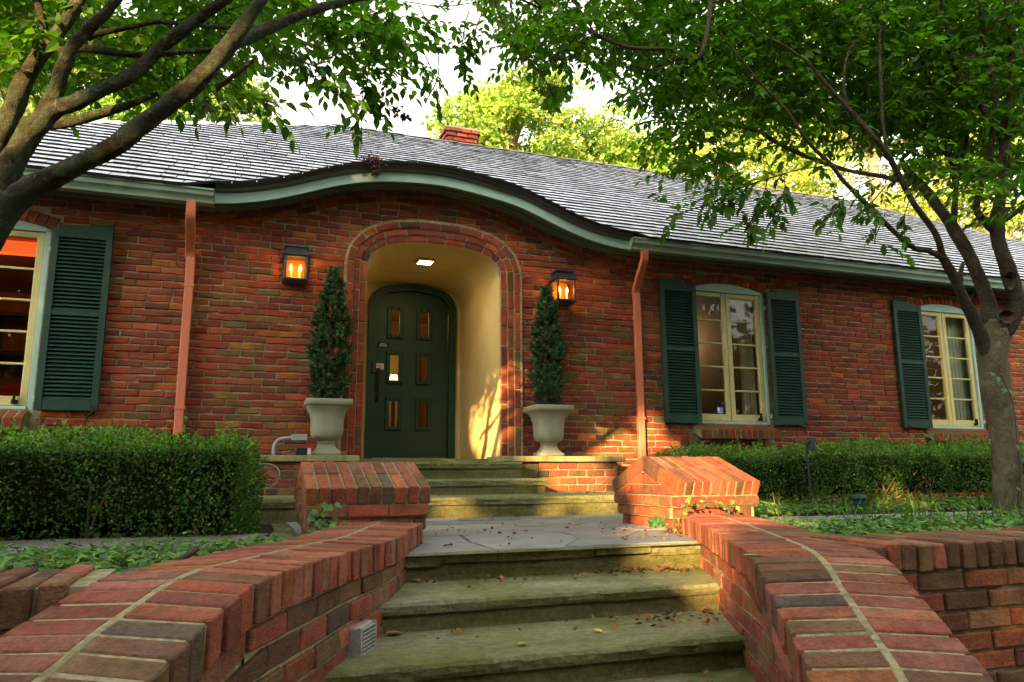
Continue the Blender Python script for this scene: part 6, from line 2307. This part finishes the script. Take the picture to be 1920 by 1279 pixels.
for (pts, n) in (
    ([(1559, 310, 5.0), (1500, 318, 5.0), (1440, 335, 4.9), (1390, 352, 4.9), (1350, 372, 4.9), (1325, 398, 4.9)], 17),
    ([(1440, 335, 4.9), (1430, 370, 4.9), (1410, 410, 4.9), (1404, 435, 4.9)], 10),
    ([(1380, 356, 4.9), (1330, 382, 4.9), (1290, 395, 4.9), (1265, 405, 4.9)], 9),
    ([(1470, 330, 4.9), (1470, 360, 4.9), (1445, 390, 4.9)], 10),
    ([(1640, 335, 5.2), (1600, 355, 5.1), (1570, 385, 5.0), (1550, 412, 5.0)], 10),
    ([(1660, 350, 5.2), (1630, 385, 5.2), (1610, 405, 5.2)], 7),
    ([(1720, 340, 5.3), (1700, 390, 5.3), (1690, 430, 5.3)], 4),
    ([(1660, 400, 5.3), (1640, 450, 5.3), (1650, 458, 5.3)], 3)):
    FR.along(pts, n, (.10, .22), (5, 8), .5)
    limb(FR.tw, [(x, y, d, 1.6) for x, y, d in pts], 4, 0, 4)
FR.finish(tree_r, 'right', 290)
# ivy on the trunk
YT = lambda x, y: atD(x, y, DR - .16)
sprig('ivy climbing the trunk of the right tree', [(1905, 960), (1912, 900), (1908, 840), (1900, 760), (1885, 720), (1872, 690)], [(1905, 945), (1912, 930), (1898, 915), (1910, 900), (1915, 880), (1908, 860), (1914, 842), (1900, 835), (1910, 820), (1905, 800), (1898, 742), (1885, 733), (1878, 730), (1892, 737), (1862, 708), (1866, 715), (1870, 700), (1857, 700), (1912, 950), (1900, 965)], YT, 17, (.045, .065), (.045, .13, .03))

# ------------------------------------------------------------------ left tree
DL = 3.3
gl = atD(-150, 1150, DL + .1)
gl = np.array([gl[0], gl[1], 0.0])
tree_l = empty('garden_tree', gl, 'old lichen covered tree leaning in from the left edge', 'tree')
mb = MB()
tb = [gl + np.array([0, 0, -.05]), gl + np.array([.01, 0, .35]), atD(-150, 700, DL + .05), atD(-100, 520, DL), atD(-30, 430, DL), atD(20, 372, DL)]
Ct = catmull([np.append(p, r) for p, r in zip(tb, [.16, .125, .11, .10, .095, .075])], 6)
tube(mb, Ct[:, :3], Ct[:, 3], 16, .07, rt)
mb.build('trunk', 'bark_lichen', tree_l, smooth=True)
mb = MB()
for L in [
    [(-10, 405, DL, 44), (62, 352, DL - .02, 30), (141, 312, DL - .05, 27), (219, 271, DL - .08, 25), (281, 222, DL - .1, 25), (338, 178, DL - .12, 24), (391, 130, DL - .14, 24), (438, 73, DL - .15, 21), (469, 28, DL - .15, 17), (500, -15, DL - .15, 15), (530, -70, DL - .1, 13)],
    [(-20, 380, DL + .1, 46), (22, 305, DL + .1, 34), (60, 246, DL + .12, 28), (100, 208, DL + .14, 24), (140, 192, DL + .15, 20), (194, 167, DL + .16, 19), (250, 139, DL + .18, 18), (297, 94, DL + .2, 17), (344, 56, DL + .2, 16), (391, 22, DL + .2, 14), (440, -15, DL + .2, 12), (500, -70, DL + .2, 9)],
    [(80, 232, DL + .14, 22), (103, 175, DL + .14, 22), (116, 134, DL + .12, 19), (133, 94, DL + .1, 17), (163, 56, DL + .1, 16), (194, 28, DL + .1, 14), (230, -15, DL + .1, 12), (270, -80, DL + .1, 9)],
    [(-40, 330, DL + .25, 40), (0, 255, DL + .25, 30), (25, 203, DL + .28, 24), (47, 147, DL + .3, 22), (75, 103, DL + .3, 20), (103, 70, DL + .3, 18), (134, 25, DL + .3, 17), (155, -15, DL + .3, 14), (180, -80, DL + .3, 10)],
    [(110, 95, DL + .2, 9), (160, 91, DL + .2, 10), (203, 97, DL + .2, 10), (269, 103, DL + .2, 9), (338, 97, DL + .2, 8), (400, 94, DL + .2, 7)],
    [(165, 72, DL + .2, 9), (188, 62, DL + .2, 7.5), (250, 50, DL + .2, 6.5), (297, 41, DL + .2, 6), (360, 47, DL + .2, 6), (438, 53, DL + .2, 5)],
    [(0, 250, DL + .4, 16), (31, 228, DL + .4, 15), (109, 232, DL + .4, 16), (188, 213, DL + .4, 13), (250, 194, DL + .4, 9), (297, 175, DL + .4, 6)],
    [(440, 82, DL - .05, 17), (462, 72, DL, 16), (525, 44, DL + .1, 14), (588, 19, DL + .2, 12), (650, 2, DL + .3, 9), (720, -10, DL + .4, 7)],
    [(405, 165, DL + .1, 8), (430, 148, DL + .1, 7), (455, 128, DL + .1, 6), (475, 113, DL + .1, 4.5)],
    [(85, 60, DL + .3, 10), (70, 0, DL + .3, 9), (60, -50, DL + .3, 7)],
]:
    limb(mb, L, 14, .12, 7, rt, .70)
mb.build('limbs', 'bark_lichen', tree_l, smooth=True)
FL = Foliage(9, (.036, .104, .009), (.064, .158, .013), (.050, .086))
FL.fill([(-120, -260), (560, -260), (560, 60), (500, 110), (430, 110), (360, 150), (280, 165), (200, 175), (140, 130), (60, 120), (-120, 160)], 760, (3.5, 6.0))
FL.fill([(0, 0), (180, 0), (60, 150), (0, 180)], 60, (3.6, 5.0))
FL.fill([(150, 60), (420, 20), (400, 130), (330, 165), (250, 180), (170, 150)], 85, (3.6, 5.0))
FL.fill([(490, -40), (780, -40), (770, 70), (740, 105), (640, 100), (560, 95), (500, 70)], 100, (3.8, 5.2))
FL.fill([(700, 40), (775, 50), (770, 150), (720, 165), (690, 120)], 22, (4.2, 5.6))
for (pts, n) in (
    ([(395, 140, 3.5), (440, 160, 3.5), (470, 178, 3.5), (505, 192, 3.5)], 9),
    ([(345, 165, 3.6), (380, 182, 3.6), (430, 185, 3.6), (480, 185, 3.6)], 9),
    ([(290, 170, 3.7), (330, 185, 3.7), (370, 192, 3.7)], 6),
    ([(500, 70, 3.6), (540, 110, 3.6), (590, 125, 3.6), (610, 160, 3.6), (625, 175, 3.6)], 13),
    ([(700, 60, 4.6), (690, 140, 4.6), (680, 200, 4.6), (660, 245, 4.6)], 12),
    ([(640, 90, 4.6), (660, 130, 4.6), (690, 165, 4.6), (700, 215, 4.6)], 10),
    ([(740, 80, 4.8), (735, 130, 4.8), (725, 165, 4.8)], 6),
    ([(760, 3, 4.8), (831, 12, 4.8), (900, 3, 4.8)], 3),
    ([(785, 9, 4.8), (816, 78, 4.8), (822, 140, 4.8), (800, 188, 4.8)], 2),
    ([(775, 60, 4.8), (800, 110, 4.8), (812, 145, 4.8), (790, 180, 4.8)], 3)):
    FL.along(pts, n, (.10, .24), (5, 9), .45)
    limb(FL.tw, [(x, y, d, 1.5) for x, y, d in pts], 4, 0, 4)
limb(FL.tw, [(682, 120, 4.6, 1.2), (680, 180, 4.6, 1.2), (678, 240, 4.6, 1.2), (676, 285, 4.6, 1)], 4, 0, 4)
FL.finish(tree_l, 'left', 290)
# withered drooping leaves in the gap of sky
rs = np.random.RandomState(61)
P = []
for (x, y) in ((697, 180), (705, 190), (715, 200), (735, 198), (745, 205), (757, 212), (765, 216), (700, 196)):
    for k in range(9):
        P.append(atD(x + rs.normal(0, 6), y + rs.normal(0, 5), 4.7))
P = np.array(P)
wt = empty('withered_twig', P[0], 'dark withered leaves hanging in the gap of sky', 'twig')
cloud('dry_leaves', 'dead_leaf', wt, P, unit(rs.normal(0, .4, (len(P), 3)) + (0, 0, -1)), rs.normal(0, 1, (len(P), 3)), rs.uniform(.03, .05, len(P)), QUADL, QUADL_F, jcol(rs, (.05, .028, .026), len(P), .2, .1))
mb = MB()
limb(mb, [(660, 175, 4.7, 1.2), (700, 188, 4.7, 1.2), (740, 202, 4.7, 1.2), (775, 222, 4.7, 1)], 4, 0, 4)
mb.build('stem', 'twig_bark', wt)

# ------------------------------------------------------------------ tree whose outer boughs reach in at the top centre
tree_c = empty('garden_tree', (8.6, -6.2, -1.0), 'leafy boughs hanging in at the top centre of the picture', 'tree')
mb = MB()
tk_ = [(8.6, -6.2, -1.05), (8.5, -6.1, 1.0), (8.2, -5.6, 2.8), (7.2, -4.6, 4.4), (5.6, -3.9, 4.9)]
end = atD(1345, -230, 5.6)
Cb = catmull([np.append(np.array(p), r) for p, r in zip(tk_ + [tuple((np.array(tk_[-1]) + end) / 2), tuple(end)], [.20, .17, .14, .10, .06, .04, .022])], 7)
tube(mb, Cb[:, :3], Cb[:, 3], 12, .06, rt)
mb.build('trunk', 'twig_bark', tree_c, smooth=True)
mb = MB()
for L in ([(1345, -230, 5.6, 7), (1338, -90, 5.5, 6), (1330, 30, 5.4, 5.5), (1316, 96, 5.3, 5.2), (1296, 112, 5.3, 5), (1258, 94, 5.2, 5), (1180, 89, 5.1, 4.6), (1120, 66, 5.1, 4.2), (1070, 37, 5.1, 3.6), (1020, 19, 5.1, 3), (960, -10, 5.1, 2.4)],
          [(1020, 19, 5.1, 3), (960, -40, 5.0, 3), (925, -20, 5.0, 3.4), (929, 5, 5.0, 3.6), (945, 47, 5.0, 3.6), (967, 81, 5.0, 3.4), (995, 116, 5.0, 3), (1015, 140, 5.0, 2.5), (1028, 161, 5.0, 1.6)],
          [(1120, 66, 5.1, 2.5), (1100, 40, 5.1, 2), (1060, -20, 5.1, 2)], [(1070, 37, 5.1, 2), (1062, 70, 5.1, 1.6), (1066, 92, 5.1, 1)],
          [(1280, 103, 5.2, 3), (1230, 130, 5.2, 2), (1165, 118, 5.2, 1.2)]):
    limb(mb, L, 8, .06, 5)
mb.build('limbs', 'twig_bark', tree_c, smooth=True)
FC = Foliage(14, (.029, .086, .008), (.052, .135, .011), (.048, .082))
FC.fill([(880, -220), (1260, -260), (1260, 80), (1180, 95), (1090, 85), (1060, 100), (1000, 95), (950, 60), (905, 40), (880, 0)], 480, (5.0, 7.2))
FC.fill([(960, 30), (1110, 30), (1100, 105), (1040, 110), (985, 85)], 50, (4.6, 5.6))
FC.fill([(1130, 60), (1290, 60), (1280, 170), (1200, 150), (1150, 110)], 80, (5.2, 6.8))
for (pts, n) in (([(940, 40, 5.0), (965, 80, 5.0), (990, 105, 5.0)], 6), ([(1022, 152, 5.0), (1030, 162, 5.0), (1034, 163, 5.0)], 5),
                 ([(880, 20, 5.0), (872, 45, 5.0), (868, 75, 5.0), (860, 110, 5.0), (868, 128, 5.0)], 9), ([(905, 20, 5.0), (890, 60, 5.0), (880, 85, 5.0)], 6), ([(1050, 90, 5.0), (1045, 115, 5.0), (1060, 120, 5.0)], 5)):
    FC.along(pts, n, (.10, .22), (5, 8), .5)
    limb(FC.tw, [(x, y, d, 1.4) for x, y, d in pts], 4, 0, 4)
FC.finish(tree_c, 'centre', 120)

# ------------------------------------------------------------------ trees behind the house
def far_tree(name, lab, px, pytop, pybot, dep, wpx, n, seed, base=(.18, .28, .04), group='trees behind the house', size=.125, gaps=.0, trunk=True):
    rs = np.random.RandomState(seed)
    top, mid = atD(px, pytop, dep), atD(px, (pytop + pybot) / 2, dep)
    g = np.array([mid[0], mid[1], -.1])
    root = empty(name, g, lab, 'tree', group)
    W = wpx * dep / FPX / 2
    H = (top[2] - atD(px, pybot, dep)[2])
    zc = (top[2] + atD(px, pybot, dep)[2]) / 2
    nc = 80
    # clump centres on an uneven shell
    u = unit(rs.normal(0, 1, (nc, 3)))
    r = rs.uniform(.35, 1.0, nc) ** .6
    ctr = np.stack([g[0] + u[:, 0] * W * r * .85, g[1] + u[:, 1] * W * .8 * r, zc + u[:, 2] * H * .5 * r * .88], 1)
    cr = rs.uniform(.18, .34, nc) * W
    k = rs.randint(0, nc, n)
    v = unit(rs.normal(0, 1, (n, 3)))
    v[:, 2] = np.abs(v[:, 2]) * .9 - .25
    q = rs.uniform(.55, 1.05, n)
    P = ctr[k] + v * (cr[k] * q)[:, None] * np.array([1.15, 1.15, .8])
    shade = np.exp(rs.normal(0, .22, nc))[k]
    D = unit(v + rs.normal(0, .7, (n, 3)) + (0, 0, -.3))
    N = unit(v * .6 + rs.normal(0, .55, (n, 3)) + (0, 0, .5))
    col = jcol(rs, base, n, .2, .1) * shade[:, None]
    cloud('crown', 'leaf_far', root, P, D, N, rs.uniform(.6, 1.3, n) * size, QUADL, QUADL_F, np.clip(col, .005, .8))
    mb = MB()
    tube(mb, [g, g + (0.05 * W, 0, zc * .5), (g[0], g[1], zc), (g[0], g[1], zc + H * .3)], [W * .09, W * .07, W * .05, W * .015], 8, .05, rt)
    for i in range(0, nc, 4):
        c = ctr[i]
        tube(mb, [(g[0], g[1], min(c[2] - .5, zc + H * .1)), ((g[0] + c[0]) / 2, (g[1] + c[1]) / 2, c[2] - .25), tuple(c)], [W * .03, W * .018, W * .006], 5, 0, None, cap=False)
    mb.build('trunk', 'bark_far', root, smooth=True)
far_tree('woodland_tree', 'tall rounded yellow green tree right behind the chimney', 965, 105, 520, 19, 330, 32000, 1)
far_tree('woodland_tree', 'bright leafy tree between chimney and right canopy', 1160, 195, 560, 21, 300, 26000, 2)
far_tree('woodland_tree', 'sunlit tree seen under the right canopy above the ridge', 1370, 180, 620, 24, 360, 24000, 3, (.24, .30, .05))
far_tree('woodland_tree', 'sunlit tree behind the right tree limbs', 1640, 60, 640, 23, 420, 24000, 4, (.24, .30, .045))
far_tree('woodland_tree', 'sunlit tree beyond the right edge of the roof', 1880, 60, 700, 22, 360, 20000, 5, (.22, .30, .045))
far_tree('woodland_tree', 'pale green tree above the roof left of the open sky', 430, 105, 420, 22, 190, 16000, 6, (.17, .26, .06))
far_tree('woodland_tree', 'green tree behind the limbs of the left tree', 250, 20, 420, 21, 260, 18000, 7, (.15, .25, .045))
far_tree('woodland_tree', 'green tree at the far left behind the lichen covered trunk', 40, -60, 440, 20, 330, 18000, 8, (.17, .26, .045))
far_tree('woodland_tree', 'tall tree filling the gap behind the upper right canopy', 1480, -260, 420, 27, 420, 18000, 9, (.20, .28, .04))
far_tree('woodland_tree', 'tall tree behind the upper right corner', 1790, -300, 400, 28, 460, 18000, 10, (.19, .28, .04))

# ------------------------------------------------------------------ unseen trees placed to block the evening sun, gaps cut to aim its patches
GAPS = []
def gap(p, r):
    GAPS.append((np.asarray(p, float), r))
gap((2.42, -3.35, .33), .24); gap((2.40, -3.5, .15), .2); gap((2.68, -3.55, .34), .17); gap((2.45, -4.0, .12), .20); gap((2.25, -4.3, .10), .13); gap((2.75, -3.74, .2), .22); gap((2.85, -3.6, .36), .2); gap((2.6, -4.1, .12), .2); gap((2.15, -4.5, .1), .12)
gap((3.30, -.50, .36), .22); gap((3.0, -.5, .40), .13); gap((3.0, -1.82, .13), .2); gap((2.5, -1.85, .11), .14)
gap((2.55, .30, 1.0), .26); gap((2.55, .75, .85), .22); gap((2.55, .45, .65), .2); gap((2.55, .15, 1.35), .12); gap((2.68, 0, 1.38), .10); gap((2.74, 0, 1.22), .07); gap((2.62, 0, 1.18), .06)
gap((4.28, -.05, .70), .13); gap((4.05, 0, .74), .12); gap((4.5, 0, .66), .11)
gap((7.6, 0, .66), -.06)
gap((cx_[0], cx_[1], .12), .10); gap((cx_[0] - .25, cx_[1], .1), .02)
for (x, y, r) in ((452, 50, -.07), (440, 68, -.07), (415, 100, -.09), (335, 170, -.08), (305, 195, -.07)):
    gap(atD(x, y, DL - .2), r)
gap((2.05, -4.28, -.04), .14); gap((2.25, -3.95, .02), .16); gap((1.75, -4.28, 0), .06); gap((1.93, -4.76, -.15), -.06); gap((2.1, -4.0, .02), .08)
gap((1.5, -1.82, .12), .08)
perp = np.array([math.cos(SUN_AZ), -math.sin(SUN_AZ), 0])
cen = np.array([3.0, -2.0, 0]) - np.array([SD[0], SD[1], 0]) / math.hypot(SD[0], SD[1]) * 15.0
def offview_shade_tree(t, H, W, n, seed, lab, back=0.0):
    rs = np.random.RandomState(seed)
    g = cen + perp * t - np.array([SD[0], SD[1], 0]) * back
    g[2] = -1.03
    root = empty('offview_shade_tree', g, lab, 'tree', 'unseen shade trees across the garden')
    z = rs.beta(1.0, 1.15, n) * H - .9
    a = rs.uniform(0, 6.28, n)
    r = W * np.sqrt(rs.uniform(0, 1, n)) * np.interp(z, [-1, 1, H * .6, H], [1, 1, .95, .45]) * (1 + .15 * np.sin(a * 3 + z))
    P = np.stack([g[0] + r * np.cos(a), g[1] + r * np.sin(a), z], 1)
    keep = np.ones(n, bool)
    for (q, rad) in GAPS:
        v = P - q
        al = v @ SD
        dd = np.linalg.norm(v - al[:, None] * SD, axis=1)
        keep &= ~((al < 0) & (dd < rad + .20))
    P = P[keep]
    n = len(P)
    cloud('crown', 'leaf_far', root, P, unit(rs.normal(0, 1, (n, 3))), unit(rs.normal(0, .8, (n, 3)) + (-SD) * 1.0), rs.uniform(.24, .42, n), QUADL, QUADL_F, jcol(rs, (.045, .09, .02), n, .2, .1))
    # the stem stands where it does not close a gap
    best = max(np.linspace(-.9, .9, 61), key=lambda d: min(abs((g + perp * d - q) @ perp) - r_ for q, r_ in GAPS))
    gt = g + perp * best
    mb = MB()
    tube(mb, [gt, gt + (0, 0, H * .4), gt + (0, 0, H * .85)], [.13, .11, .04], 9, .06, rt)
    mb.build('trunk', 'bark_far', root, smooth=True)
for i, t in enumerate(np.linspace(-6.5, 10.5, 9)):
    offview_shade_tree(t, 12.2 + (i % 3) * .5, 1.75, 5200, 100 + i, 'unseen tall dense tree placed behind the camera to shade the house')
for i, t in enumerate(np.linspace(-5.5, 9.5, 8)):
    offview_shade_tree(t, 12.0 + (i % 2) * .6, 1.7, 4200, 130 + i, 'unseen tall dense tree placed behind the camera to shade the house', 3.0)
for i, (x, y, h) in enumerate(((6, -16, 7), (10, -17, 7.5), (14.5, -15.5, 7), (18, -12, 6.5), (21, -7, 6.5), (2.0, -18, 8))):
    rs = np.random.RandomState(200 + i)
    g = np.array([x, y, -1.03])
    root = empty('offview_shade_tree', g, 'dense tree behind the photographer, mirrored in the window panes', 'tree', 'trees mirrored in the windows')
    n = 5200
    u = unit(rs.normal(0, 1, (n, 3)))
    r = rs.uniform(.3, 1, n) ** .5 * (1 + .2 * np.sin(u[:, 0] * 7 + i) * np.sin(u[:, 2] * 6))
    P = np.stack([x + u[:, 0] * 2.7 * r, y + u[:, 1] * 2.7 * r, h * .52 + u[:, 2] * h * .5 * r], 1)
    cloud('crown', 'leaf_far', root, P, unit(rs.normal(0, 1, (n, 3))), unit(rs.normal(0, .8, (n, 3)) + (0, .4, .4)), rs.uniform(.25, .45, n), QUADL, QUADL_F, jcol(rs, (.045, .10, .02), n, .25, .1))
    mb = MB()
    tube(mb, [g, g + (.1, 0, h * .4), g + (0, .1, h * .85)], [.22, .17, .05], 9, .06, rt)
    mb.build('trunk', 'bark_far', root, smooth=True)
